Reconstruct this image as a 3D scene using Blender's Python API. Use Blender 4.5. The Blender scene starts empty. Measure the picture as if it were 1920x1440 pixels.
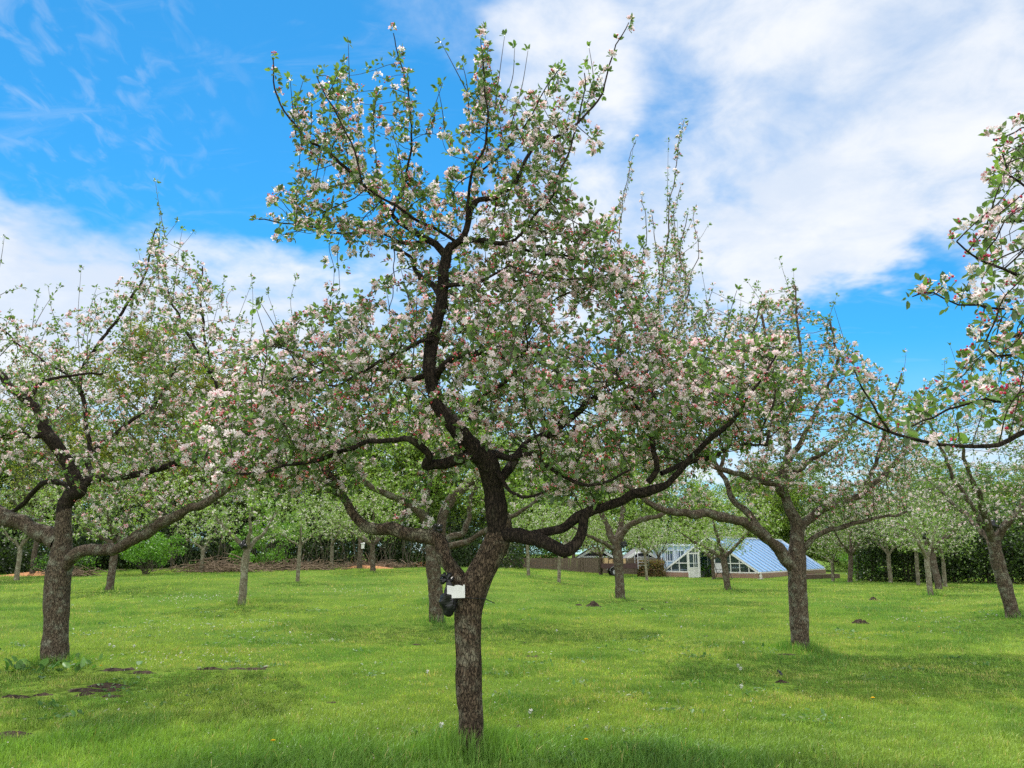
import bpy, math, random
import numpy as np
from math import radians as R, sin, cos, pi, sqrt
rng = np.random.default_rng(7); random.seed(7)
SC = bpy.context.scene
COL = SC.collection

# ------------------------------------------------------------------ camera
EYE = np.array((0.0, 0.0, 1.6)); PITCH = R(12.45); FPX = 1440.0
cam_d = bpy.data.cameras.new('camera'); cam = bpy.data.objects.new('camera', cam_d)
COL.objects.link(cam); SC.camera = cam
cam.location = EYE; cam.rotation_euler = (pi/2 + PITCH, 0, 0)
cam_d.sensor_width = 36; cam_d.lens = 36*FPX/1920; cam_d.clip_end = 3000; cam_d.clip_start = .05
FW = np.array((0, cos(PITCH), sin(PITCH))); UP = np.array((0, -sin(PITCH), cos(PITCH)))

def ray(px, py):
    return np.array(((px-960)/FPX, 0, 0)) + UP*((720-py)/FPX) + FW
def at(px, py, Y):
    d = ray(px, py); return EYE + d*(Y/d[1])
def project(p):
    v = np.asarray(p, float) - EYE; z = v@FW
    return 960 + FPX*v[0]/z, 720 - FPX*(v@UP)/z

# ------------------------------------------------------------------ light
SUN_EL, SUN_AZ = R(58), R(342)          # azimuth clockwise from +Y (north); high, ahead and to the left
SUND = np.array((sin(SUN_AZ)*cos(SUN_EL), cos(SUN_AZ)*cos(SUN_EL), sin(SUN_EL)))
sl = bpy.data.lights.new('sun', 'SUN'); sl.energy = 3.6; sl.angle = R(0.53); sl.color = (1, .955, .88)
so = bpy.data.objects.new('sun', sl); COL.objects.link(so)
from mathutils import Vector, Matrix
so.rotation_euler = Vector(-SUND).to_track_quat('-Z', 'Y').to_euler()
vs = SC.view_settings; vs.view_transform = 'Standard'; vs.look = 'None'; vs.gamma = 1; vs.exposure = 0.5; vs.use_curve_mapping = False
SC.cycles.max_bounces = 6; SC.cycles.diffuse_bounces = 3; SC.cycles.transparent_max_bounces = 8
SC.cycles.caustics_reflective = False; SC.cycles.caustics_refractive = False
SC.cycles.sample_clamp_indirect = 4; SC.cycles.use_denoising = False

def lin(r, g, b):
    f = lambda c: c/12.92 if c <= .04045 else ((c+.055)/1.055)**2.4
    return (f(r/255), f(g/255), f(b/255))

# ------------------------------------------------------------------ node helper
class NT:
    def __init__(s, tree): s.t = tree; s.n = tree.nodes; s.n.clear()
    def node(s, typ, props=None, **ins):
        n = s.n.new(typ)
        for k, v in (props or {}).items(): setattr(n, k, v)
        for k, v in ins.items(): s.set(n, k, v)
        return n
    def set(s, n, k, v):
        key = int(k[1:]) if k[0] == 'i' and k[1:].isdigit() else k.replace('_', ' ')
        i = n.inputs[key]
        if isinstance(v, bpy.types.NodeSocket): s.t.links.new(v, i)
        elif hasattr(v, 'outputs'): s.t.links.new(v.outputs[0], i)
        elif isinstance(v, (tuple, list)) and i.type == 'RGBA' and len(v) == 3: i.default_value = (*v, 1)
        else: i.default_value = v
    def math(s, op, a, b=0.0, c=None, clamp=False):
        n = s.node('ShaderNodeMath', dict(operation=op, use_clamp=clamp), i0=a, i1=b)
        if c is not None: s.set(n, 'i2', c)
        return n.outputs[0]
    def vmath(s, op, a, b=None, scale=None):
        n = s.node('ShaderNodeVectorMath', dict(operation=op), i0=a)
        if b is not None: s.set(n, 'i1', b)
        if scale is not None: n.inputs['Scale'].default_value = scale
        return n.outputs['Value'] if op in ('DOT_PRODUCT', 'LENGTH') else n.outputs[0]
    def mix(s, f, a, b, blend='MIX'):
        n = s.node('ShaderNodeMix', dict(data_type='RGBA', blend_type=blend, clamp_factor=True))
        for k, v in ((0, f), (6, a), (7, b)):
            i = n.inputs[k]
            if isinstance(v, bpy.types.NodeSocket): s.t.links.new(v, i)
            elif k == 0: i.default_value = v
            else: i.default_value = (*v[:3], 1)
        return n.outputs[2]
    def noise(s, vec, scale, detail=4, rough=.55, dist=0.0):
        n = s.node('ShaderNodeTexNoise', None, Scale=scale, Detail=detail, Roughness=rough, Distortion=dist)
        if vec is not None: s.set(n, 'Vector', vec)
        return n.outputs[0]
    def mapr(s, v, a, b, c=0.0, d=1.0, smooth=True):
        n = s.node('ShaderNodeMapRange', dict(interpolation_type='SMOOTHSTEP' if smooth else 'LINEAR'), i0=v, i1=a, i2=b, i3=c, i4=d)
        return n.outputs[0]

# ------------------------------------------------------------------ sky
world = bpy.data.worlds.new('World'); SC.world = world; world.use_nodes = True
def build_sky():
    w = NT(world.node_tree)
    out = w.node('ShaderNodeOutputWorld')
    sky = w.node('ShaderNodeTexSky', dict(sky_type='NISHITA', sun_disc=False, sun_elevation=SUN_EL, sun_rotation=SUN_AZ,
                                          altitude=0, air_density=1.0, dust_density=.05, ozone_density=2.0))
    d = w.node('ShaderNodeTexCoord').outputs['Generated']
    d = w.vmath('NORMALIZE', d)
    sep = w.node('ShaderNodeSeparateXYZ', None, i0=d)
    zc = w.math('ADD', w.math('MAXIMUM', sep.outputs[2], 0.0), .22)
    pl = w.vmath('DIVIDE', d, w.node('ShaderNodeCombineXYZ', None, i0=zc, i1=zc, i2=zc).outputs[0])
    n1 = w.noise(pl, 2.3, 7, .55, .35)
    n2 = w.noise(pl, 7.0, 6, .6, .3)
    blobs = [  # px, py, angular radius (deg), weight
        (-160, 600, 10, .9), (60, 530, 6.5, .95), (220, 515, 5.5, .9), (330, 575, 7, .75), (500, 590, 6, .65), (660, 600, 6, .5), (60, 640, 9, .6),
        (1075, 130, 5.5, .55), (1110, 60, 4.5, .3), (1420, 110, 9, .5), (1680, 90, 13, .62), (1900, 260, 12, .62), (1560, 250, 9, .5), (1350, 300, 7, .35),
        (1330, 440, 7, .6), (1530, 450, 7.5, .85), (1180, 460, 7, .55), (1000, 520, 7, .5), (1450, 540, 5, .3), (850, 620, 8, .4),
        (1840, 380, 6, .35), (1300, 820, 10, .5), (1700, 850, 8, .55), (1950, 840, 9, .5), (900, 850, 12, .5), (400, 830, 14, .55), (1350, 30, 7, .25)]
    dn = w.node('ShaderNodeTexNoise', None, Vector=pl, Scale=2.6, Detail=5.0, Roughness=.6).outputs[1]
    dd = w.vmath('NORMALIZE', w.vmath('ADD', d, w.vmath('SCALE', w.vmath('SUBTRACT', dn, (.5, .5, .5)), None, .2)))
    dens = None
    for px, py, a, wt in blobs:
        c = ray(px, py); c = c/np.linalg.norm(c)
        dot = w.vmath('DOT_PRODUCT', dd, tuple(c))
        m = w.mapr(dot, cos(R(a*1.5)), cos(R(a*.25)), 0, wt)
        dens = m if dens is None else w.math('SMOOTH_MAX', dens, m, .18)
    for px, py, a, wt in [(1690, 640, 5, .34), (1550, 680, 4, .22), (1810, 620, 4, .25), (1640, 720, 5, .22), (1225, 165, 2.5, .1), (1372, 362, 1.2, .1), (350, 250, 9, .3), (90, 240, 7, .3), (720, 330, 6, .2)]:
        c = ray(px, py); c = c/np.linalg.norm(c)
        dens = w.math('SUBTRACT', dens, w.mapr(w.vmath('DOT_PRODUCT', dd, tuple(c)), cos(R(a*1.7)), cos(R(a*.3)), 0, wt))
    # unseen sky beside and behind the camera: cloud added as neutral fill light
    away = w.mapr(sep.outputs[1], .55, .1, 0, .75)
    dens = w.math('MAXIMUM', dens, away)
    x = w.math('ADD', dens, w.math('MULTIPLY', w.math('SUBTRACT', n1, .5), .62))
    x = w.math('ADD', x, w.math('MULTIPLY', w.math('SUBTRACT', n2, .5), .55))
    cov = w.mapr(x, .12, .70)
    wisp_v = w.vmath('MULTIPLY', pl, (1.3, 4.0, 1.0))
    wisp = w.mapr(w.noise(wisp_v, 3.0, 7, .62, .9), .52, .85, 0, .22)
    cov = w.math('MAXIMUM', cov, wisp)
    rc = ray(110, 130); rc = rc/np.linalg.norm(rc)
    rip = w.mapr(w.noise(w.vmath('MULTIPLY', pl, (16.0, 9.0, 1.0)), 1.6, 4, .55, .6), .47, .74, 0, .2)
    cov = w.math('MAXIMUM', cov, w.math('MULTIPLY', rip, w.mapr(w.vmath('DOT_PRODUCT', dd, tuple(rc)), cos(R(12)), cos(R(3)))))
    lowhaze = w.mapr(sep.outputs[2], .26, .02, 0, .62)
    cov = w.math('MAXIMUM', cov, lowhaze)
    cov = w.math('MULTIPLY', cov, .95)
    shade = w.mapr(w.math('ADD', w.math('MULTIPLY', n1, .6), w.math('MULTIPLY', n2, .4)), .40, .66)
    cloud = w.mix(shade, (4.9, 5.45, 6.3), (6.45, 6.55, 6.7))
    cloud = w.mix(w.mapr(sep.outputs[1], .35, -.5), cloud, (12.2, 12.3, 12.4))  # unseen cloud behind the camera brightened to act as soft fill
    blue = w.mix(1.0, sky.outputs[0], (.19, .83, 1.08), 'MULTIPLY')
    colr = w.mix(cov, blue, cloud)
    bg = w.node('ShaderNodeBackground', None, Color=colr, Strength=.11)
    w.t.links.new(bg.outputs[0], out.inputs[0])
build_sky()

# ------------------------------------------------------------------ mesh accumulator
class Acc:
    """collects faces (and a colour per vertex) and links them as one mesh object"""
    def __init__(s): s.v = []; s.l = []; s.s = []; s.c = []; s.n = 0; s.smooth = True
    def add(s, verts, loops, sizes, col=None):
        verts = np.asarray(verts, np.float32).reshape(-1, 3); k = len(verts)
        s.v.append(verts); s.l.append(np.asarray(loops, np.int64).ravel() + s.n); s.s.append(np.asarray(sizes, np.int64).ravel())
        if col is None: col = (1, 1, 1)
        col = np.asarray(col, np.float32)
        s.c.append(np.broadcast_to(col, (k, 3)) if col.ndim == 1 else col); s.n += k
    def inst(s, tpl, M, P, icol=None):
        tv, tl, ts, tc = tpl
        N = len(P)
        if N == 0: return
        V = np.einsum('nij,kj->nki', M, tv) + P[:, None, :]
        K = len(tv)
        L = (np.asarray(tl)[None, :] + (np.arange(N)*K)[:, None]).ravel()
        C = np.broadcast_to(tc[None], (N, K, 3)) if icol is None else tc[None]*icol[:, None, :]
        s.add(V.reshape(-1, 3), L, np.tile(ts, N), C.reshape(-1, 3))
    def box(s, c, size, rz=0.0, col=None, rx=0.0, ry=0.0):
        x, y, z = (q/2 for q in size)
        v = np.array([(-x,-y,-z),(x,-y,-z),(x,y,-z),(-x,y,-z),(-x,-y,z),(x,-y,z),(x,y,z),(-x,y,z)])
        m = np.array((Matrix.Rotation(rz, 3, 'Z') @ Matrix.Rotation(ry, 3, 'Y') @ Matrix.Rotation(rx, 3, 'X')))
        s.add(v@m.T + np.asarray(c), [0,3,2,1,4,5,6,7,0,1,5,4,1,2,6,5,2,3,7,6,3,0,4,7], [4]*6, col)
    def bar(s, a, b, w, t, col=None, up=(0, 0, 1)):
        """rectangular bar from a to b: w across, t along `up`"""
        a = np.asarray(a, float); b = np.asarray(b, float); d = b-a; d /= np.linalg.norm(d)
        u = np.asarray(up, float); u = u - d*(u@d)
        if np.linalg.norm(u) < 1e-4: u = np.array((0., 1., 0.)); u = u - d*(u@d)
        u /= np.linalg.norm(u); q = np.cross(d, u)
        v = [p + q*i*w/2 + u*j*t/2 for p in (a, b) for i, j in ((-1,-1),(1,-1),(1,1),(-1,1))]
        s.add(v, [0,3,2,1,4,5,6,7,0,1,5,4,1,2,6,5,2,3,7,6,3,0,4,7], [4]*6, col)
    def poly(s, pts, col=None): s.add(pts, list(range(len(pts))), [len(pts)], col)
    def tube(s, pts, rad, sides=6, col=None, rough=0.0, cap=True):
        p = np.asarray(pts, float); n = len(p); rad = np.broadcast_to(np.asarray(rad, float), (n,))
        t = np.gradient(p, axis=0); t /= np.linalg.norm(t, axis=1)[:, None] + 1e-9
        u = np.cross(t[0], (0.31, 0.95, 0.05)); 
        if np.linalg.norm(u) < .1: u = np.cross(t[0], (1., 0, 0))
        u /= np.linalg.norm(u)
        a = np.arange(sides)*2*pi/sides; ca, sa = np.cos(a), np.sin(a)
        V = np.empty((n, sides, 3))
        for i in range(n):
            u = u - t[i]*(u@t[i]); u /= np.linalg.norm(u) + 1e-9
            w = np.cross(t[i], u); V[i] = p[i] + rad[i]*(ca[:, None]*u + sa[:, None]*w)
        if rough:
            dirv = V - p[:, None]
            k = noise3(V.reshape(-1, 3)*np.array((7, 7, 4.0))).reshape(n, sides) - .5
            k2 = noise3(V.reshape(-1, 3)*np.array((26, 26, 13.0)) + 9).reshape(n, sides) - .5
            V = V + dirv*(rough*(k*1.4 + k2*.55))[..., None]
        i, j = np.meshgrid(np.arange(n-1), np.arange(sides), indexing='ij'); j2 = (j+1) % sides
        L = np.stack([i*sides+j, i*sides+j2, (i+1)*sides+j2, (i+1)*sides+j], -1).ravel()
        S = [4]*((n-1)*sides)
        if cap:
            L = np.concatenate([L, (n-1)*sides + np.arange(sides)]); S = S + [sides]
        s.add(V.reshape(-1, 3), L, S, col)
    def build(s, name, mat, parent=None, smooth=None, loc=None):
        me = bpy.data.meshes.new(name)
        V = np.concatenate(s.v); L = np.concatenate(s.l); S = np.concatenate(s.s); C = np.concatenate(s.c)
        if loc is not None: V = V - np.asarray(loc, np.float32)
        me.vertices.add(len(V)); me.vertices.foreach_set('co', V.astype(np.float32).ravel())
        me.loops.add(len(L)); me.loops.foreach_set('vertex_index', L.astype(np.int32))
        me.polygons.add(len(S)); st = np.zeros(len(S), np.int32); st[1:] = np.cumsum(S)[:-1]
        me.polygons.foreach_set('loop_start', st)
        try: me.polygons.foreach_set('loop_total', S.astype(np.int32))
        except Exception: pass
        me.polygons.foreach_set('use_smooth', np.full(len(S), s.smooth if smooth is None else smooth, bool))
        at_ = me.attributes.new('col', 'FLOAT_COLOR', 'POINT')
        at_.data.foreach_set('color', np.concatenate([C, np.ones((len(C), 1), np.float32)], 1).astype(np.float32).ravel())
        me.update(calc_edges=True); me.validate()
        me.materials.append(mat)
        o = bpy.data.objects.new(name, me); COL.objects.link(o)
        if parent is not None: o.parent = parent
        elif loc is not None: o.location = loc
        return o

def hsh(i, j, k):
    x = np.sin(i*127.1 + j*311.7 + k*74.7)*43758.5453
    return x - np.floor(x)
def noise3(p):
    p = np.asarray(p, float); f = np.floor(p); t = p-f; t = t*t*(3-2*t); r = 0
    for a in (0, 1):
        for b in (0, 1):
            for c in (0, 1):
                w = (t[:, 0] if a else 1-t[:, 0])*(t[:, 1] if b else 1-t[:, 1])*(t[:, 2] if c else 1-t[:, 2])
                r = r + w*hsh(f[:, 0]+a, f[:, 1]+b, f[:, 2]+c)
    return r
def noise2(x, y, s, seed=0.0):
    x = np.asarray(x, float); y = np.asarray(y, float)
    p = np.stack([x.ravel()*s, y.ravel()*s, np.full(x.size, seed)], 1)
    return (noise3(p)*.6 + noise3(p*2.17+5)*.28 + noise3(p*4.6+11)*.12).reshape(x.shape)

def sstep(a, b, x):
    t = np.clip((np.asarray(x, float)-a)/(b-a), 0, 1); return t*t*(3-2*t)

def tag(o, label=None, cat=None, group=None, kind=None):
    if label: o['label'] = label
    if cat: o['category'] = cat
    if group: o['group'] = group
    if kind: o['kind'] = kind
    return o
def thing(name, loc, label, cat, group=None, rz=0):
    o = bpy.data.objects.new(name, None); COL.objects.link(o); o.empty_display_size = .2
    o.location = loc; o.rotation_euler = (0, 0, rz); return tag(o, label, cat, group)
def copy_tree(root, loc, rz, sc, label, group=None):
    def cp(o, parent):
        c = o.copy(); COL.objects.link(c); c.parent = parent
        for ch in list(o.children): cp(ch, c)
        return c
    r = cp(root, None); r.location = loc; r.rotation_euler = (0, 0, rz)
    r.scale = sc if isinstance(sc, (tuple, list)) else (sc,)*3
    r['label'] = label
    if group: r['group'] = group
    return r

# ------------------------------------------------------------------ materials
def new_mat(name):
    m = bpy.data.materials.new(name); m.use_nodes = True; return m, NT(m.node_tree)
def finish(w, sh, disp=None):
    o = w.node('ShaderNodeOutputMaterial'); w.t.links.new(sh.outputs[0] if hasattr(sh, 'outputs') else sh, o.inputs[0])
def bark_mat(name, dark, mid, lichen, amount, bump=.6):
    m, w = new_mat(name)
    g = w.node('ShaderNodeTexCoord').outputs['Object']
    v = w.vmath('MULTIPLY', g, (1, 1, .38))
    n1 = w.noise(v, 52, 6, .7, .8); n2 = w.noise(g, 6.5, 5, .65); n3 = w.noise(v, 140, 3, .6)
    vo = w.node('ShaderNodeTexVoronoi', dict(feature='DISTANCE_TO_EDGE'), Vector=w.vmath('ADD', v, w.vmath('SCALE', w.node('ShaderNodeTexNoise', None, Vector=v, Scale=24.0).outputs[1], None, .05)), Scale=44.0).outputs[0]
    crack = w.mapr(vo, 0.0, .13)
    c = w.mix(w.mapr(n1, .36, .66), dark, mid)
    c = w.mix(w.mapr(n2, .62-.3*amount, .85-.3*amount), c, w.mix(n3, lichen, tuple(q*.6 for q in lichen)))
    c = w.mix(w.mapr(crack, 0, 1, .6, 0.0), c, tuple(q*.4 for q in dark))
    h = w.math('ADD', w.math('MULTIPLY', crack, .6), w.math('ADD', w.math('MULTIPLY', n1, .7), w.math('MULTIPLY', n3, .25)))
    b = w.node('ShaderNodeBump', None, Height=h, Strength=bump, Distance=.02)
    p = w.node('ShaderNodeBsdfPrincipled', None, Base_Color=c, Roughness=.92, Normal=b.outputs[0])
    p.inputs['Specular IOR Level'].default_value = .2
    finish(w, p); return m
BARK_OLD = bark_mat('bark_old', lin(50, 41, 33), lin(124, 106, 87), lin(156, 150, 128), .5, 1.0)
BARK_LIMB = bark_mat('bark_limb', lin(30, 26, 23), lin(74, 63, 54), lin(110, 106, 88), .2, .8)  # dark limb bark, with shade under the crown put into its colour
BARK_MOSS = bark_mat('bark_grey', lin(62, 52, 43), lin(132, 117, 99), lin(158, 158, 138), .5, .9)
BARK_PALE = bark_mat('bark_pale', lin(98, 90, 72), lin(150, 142, 120), lin(184, 182, 158), .6, .6)
BARK_TWIG = bark_mat('bark_twig', lin(48, 42, 38), lin(92, 82, 72), lin(120, 118, 100), .3, .3)
BARK_GREY = bark_mat('bark_shoot', lin(70, 64, 54), lin(118, 108, 92), lin(140, 140, 118), .45, .3)

def leaf_mat(name, under=(.62, .72, .62), trans=.32, rough=.5, tr_tint=(1.25, 1.35, .55)):
    m, w = new_mat(name)
    a = w.node('ShaderNodeAttribute', dict(attribute_name='col')).outputs[0]
    back = w.node('ShaderNodeNewGeometry').outputs['Backfacing']
    c = w.mix(back, a, w.mix(.35, a, under))
    p = w.node('ShaderNodeBsdfPrincipled', None, Base_Color=c, Roughness=rough)
    p.inputs['Specular IOR Level'].default_value = .35
    t = w.node('ShaderNodeBsdfTranslucent', None, Color=w.mix(1.0, a, tr_tint, 'MULTIPLY'))
    mx = w.node('ShaderNodeMixShader', None, i0=trans, i1=p, i2=t)
    finish(w, mx); return m
LEAF = leaf_mat('apple_leaf', under=lin(158, 170, 146), trans=.36, tr_tint=(1.2, 1.35, .6))
LEAF_WOOD = leaf_mat('woodland_leaf', under=lin(90, 110, 60), trans=.35)
PETAL = leaf_mat('petal', under=(.93, .80, .83), trans=.5, rough=.6, tr_tint=(1, 1, 1))
GRASS = leaf_mat('grass_blade', under=lin(120, 150, 60), trans=.3, rough=.55, tr_tint=(1.2, 1.25, .5))

def plain(name, col, rough=.6, metal=0.0, var=.12, scale=14.0, spec=.4, bump=0.0):
    m, w = new_mat(name)
    g = w.node('ShaderNodeTexCoord').outputs['Object']
    n = w.noise(g, scale, 5, .6)
    c = w.mix(w.mapr(n, .3, .7), tuple(q*(1-var) for q in col), tuple(min(1, q*(1+var)) for q in col))
    p = w.node('ShaderNodeBsdfPrincipled', None, Base_Color=c, Roughness=rough, Metallic=metal)
    p.inputs['Specular IOR Level'].default_value = spec
    if bump: w.set(p, 'Normal', w.node('ShaderNodeBump', None, Height=n, Strength=bump, Distance=.02).outputs[0])
    finish(w, p); return m
WHITE = plain('white_paint', (.78, .78, .76), .45, var=.06)
BLACK = plain('black_plastic', (.012, .012, .014), .35, var=.3, spec=.5)
SOIL = plain('soil', lin(62, 52, 44), .95, var=.6, scale=30, spec=.1, bump=.8)
CHIPS = plain('wood_chips', lin(168, 122, 84), .95, var=.4, scale=18, spec=.1, bump=.8)
WOOD = plain('fence_wood', lin(110, 97, 84), .85, var=.3, scale=9, spec=.15)
DARKWOOD = plain('tarred_board', lin(36, 36, 42), .7, var=.3, scale=9)
METAL = plain('galvanised', (.42, .43, .45), .45, .7, var=.15)
RUBBER = plain('rubber', (.02, .02, .02), .8, var=.3)
def brick_mat(name, a, b, mort, scale=1.0):
    m, w = new_mat(name)
    g = w.node('ShaderNodeTexCoord').outputs['Object']
    s = w.node('ShaderNodeSeparateXYZ', None, i0=g)
    v = w.node('ShaderNodeCombineXYZ', None, i0=w.math('ADD', s.outputs[0], s.outputs[1]), i1=s.outputs[2]).outputs[0]
    bk = w.node('ShaderNodeTexBrick', None, Vector=v, Color1=a, Color2=b, Mortar=mort, Scale=scale)
    bk.inputs['Brick Width'].default_value = .22; bk.inputs['Row Height'].default_value = .07; bk.inputs['Mortar Size'].default_value = .008
    c = w.mix(.35, bk.outputs[0], w.mix(w.noise(g, 3, 5), tuple(q*.5 for q in a), b))
    finish(w, w.node('ShaderNodeBsdfPrincipled', None, Base_Color=c, Roughness=.9)); return m
BRICK = brick_mat('brick', lin(150, 108, 90), lin(172, 136, 116), lin(168, 158, 144))
BRICK2 = brick_mat('dark_brick', lin(104, 82, 74), lin(128, 102, 92), lin(120, 112, 104))
def glass_mat(name, tint, opac, rough=.05):
    m, w = new_mat(name)
    p = w.node('ShaderNodeBsdfPrincipled', None, Base_Color=tint, Roughness=rough)
    p.inputs['Specular IOR Level'].default_value = .8
    t = w.node('ShaderNodeBsdfTransparent', None, Color=(.86, .92, .93))
    fr = w.node('ShaderNodeLayerWeight', None, Blend=.35).outputs['Facing']
    f = w.math('ADD', w.math('MULTIPLY', fr, .35), opac, clamp=True)
    finish(w, w.node('ShaderNodeMixShader', None, i0=f, i1=t, i2=p)); return m
GLASS = glass_mat('glass', (.12, .16, .2), .22)
GLASS_ROOF = glass_mat('roof_glass', lin(126, 170, 214), .86, .22)  # blue of the reflected sky is put into the pane tint
PALEBLUE = plain('pale_blue_board', lin(176, 194, 212), .6, var=.08)

# ------------------------------------------------------------------ terrain
def H(x, y):
    x = np.asarray(x, float); y = np.asarray(y, float)
    u = x/np.maximum(y, 6.0)
    h = .70*sstep(16, 50, y)*sstep(.18, -.06, u)*(1 - .25*sstep(-.4, -.7, u))
    h = h + .05*(noise2(x, y, .35, 3.0)-.5) + .03*(noise2(x, y, 1.2, 8.0)-.5)
    h = h + .30*sstep(.5, .72, u)*sstep(14, 20, y)*sstep(40, 24, y)*1.0
    return h
def ground(px, py):
    d = ray(px, py); t = -EYE[2]/d[2] if d[2] < -.004 else 60.
    for _ in range(60):
        p = EYE + d*t; e = p[2]-float(H(p[0], p[1]))
        t += e/max(.05, -d[2])*.6
        t = min(max(t, 2), 90)
    p = EYE + d*t; p[2] = float(H(p[0], p[1])); return p
def on(x, y, dz=0.0): return (x, y, float(H(x, y))+dz)

def ground_mat():
    m, w = new_mat('lawn_soil')
    g = w.node('ShaderNodeTexCoord').outputs['Object']
    n1 = w.noise(g, .33, 5, .6, .3); n2 = w.noise(g, 2.2, 5, .65); n3 = w.noise(g, 38, 4, .7)
    c = w.mix(w.mapr(n1, .38, .64), lin(86, 116, 40), lin(116, 140, 52))
    c = w.mix(w.mapr(n2, .5, .78, 0, .6), c, lin(128, 132, 70))
    c = w.mix(w.mapr(n3, .35, .7, .62, 0), c, lin(46, 60, 24))
    b = w.node('ShaderNodeBump', None, Height=n3, Strength=.6, Distance=.03)
    p = w.node('ShaderNodeBsdfPrincipled', None, Base_Color=c, Roughness=1.0, Normal=b.outputs[0]); p.inputs['Specular IOR Level'].default_value = .05
    finish(w, p); return m
def build_ground():
    xs = np.concatenate([np.linspace(-900, -70, 14), np.linspace(-62, 62, 200), np.linspace(70, 900, 14)])
    ys = np.concatenate([np.linspace(-300, -12, 8), np.linspace(-8, 70, 180), np.linspace(80, 1500, 14)])
    X, Y = np.meshgrid(xs, ys); Z = H(X, Y)
    a = Acc(); n, k = X.shape
    i, j = np.meshgrid(np.arange(n-1), np.arange(k-1), indexing='ij')
    L = np.stack([i*k+j, i*k+j+1, (i+1)*k+j+1, (i+1)*k+j], -1).ravel()
    a.add(np.stack([X, Y, Z], -1).reshape(-1, 3), L, [4]*((n-1)*(k-1)))
    tag(a.build('ground', ground_mat()), kind='structure')
build_ground()

# ------------------------------------------------------------------ leaf, flower and bud shapes
def tpl(v, faces, c):
    v = np.array(v, float); c = np.array(c, float)
    if c.ndim == 1: c = np.broadcast_to(c, (len(v), 3))
    return v, np.concatenate([np.array(f) for f in faces]), np.array([len(f) for f in faces]), np.array(c)
T_LEAF = tpl([(0,0,0), (.30,.24,.07), (.68,.22,.05), (1,0,-.10), (.68,-.22,.05), (.30,-.24,.07), (.45,0,-.02)],
             [(0,6,1), (6,2,1), (6,3,2), (0,5,6), (6,5,4), (6,4,3)], (1, 1, 1))
T_LEAF_LO = tpl([(0,0,0), (.48,.25,.06), (1,0,-.08), (.48,-.25,.06)], [(0,2,1), (0,3,2)], (1, 1, 1))
T_WLEAF = tpl([(0,0,0), (.5,.36,.08), (1,0,-.05), (.5,-.36,.08)], [(0,3,2,1)], (1, 1, 1))
def flower_tpl(lo=False):
    v, f, c = [], [], []
    for k in range(5):
        a = k*2*pi/5; b = len(v); e = (cos(a), sin(a)); q = (-sin(a), cos(a))
        P = lambda r, s, z: (r*e[0]+s*q[0], r*e[1]+s*q[1], z)
        if lo: v += [P(.04,0,0), P(.62,.34,.2), P(1.0,0,.26), P(.62,-.34,.2)]; f += [(b, b+3, b+2, b+1)]; c += [(.93,.90,.82)] + [(1,.95,.95), (1,.84,.87), (1,.95,.95)]
        else:
            v += [P(.05,0,0), P(.5,.30,.16), P(.88,.32,.2), P(1.05,.02,.25), P(.88,-.30,.24), P(.5,-.30,.16), P(.55,0,.06)]
            f += [(b,b+6,b+1), (b+6,b+2,b+1), (b+6,b+3,b+2), (b+6,b+4,b+3), (b+6,b+5,b+4), (b,b+5,b+6)]
            c += [(.88,.86,.66), (1,.97,.96), (1,.92,.93), (1,.86,.88), (1,.92,.93), (1,.97,.96), (.98,.95,.94)]
    return tpl(v, f, c)
T_FLOWER, T_FLOWER_LO = flower_tpl(), flower_tpl(True)
def bud_tpl():
    v = [(0,0,-.1)]; c = [(.55,.6,.3)]
    for z, r in ((.5, .62), (1.1, .72)):
        for k in range(5): a = k*2*pi/5 + z; v.append((r*cos(a), r*sin(a), z)); c.append((1, 1, 1))
    v.append((0,0,1.75)); c.append((1.15, 1.05, 1.05))
    f = [(0, 1+(k+1) % 5, 1+k) for k in range(5)] + [(1+k, 1+(k+1) % 5, 6+(k+1) % 5, 6+k) for k in range(5)] + [(11, 6+k, 6+(k+1) % 5) for k in range(5)]
    return tpl(v, f, c)
T_BUD = bud_tpl()
T_BUD_LO = tpl([(0,0,0), (.6,0,.8), (-.3,.55,.8), (-.3,-.55,.8), (0,0,1.7)], [(0,2,1), (0,3,2), (0,1,3), (4,1,2), (4,2,3), (4,3,1)], (1, 1, 1))

def unit(a): return a/(np.linalg.norm(a, axis=-1, keepdims=True) + 1e-9)
def frames(d, nrm, scale):
    """matrices whose x runs along d and whose z is as close to nrm as it can be"""
    x = unit(d); y = unit(np.cross(nrm, x)); z = np.cross(x, y)
    return np.stack([x, y, z], -1)*np.asarray(scale)[:, None, None]
def frames_z(n, scale):
    z = unit(n); h = unit(rng.normal(size=z.shape)); x = unit(np.cross(h, z)); y = np.cross(z, x)
    return np.stack([x, y, z], -1)*np.asarray(scale)[:, None, None]

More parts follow.
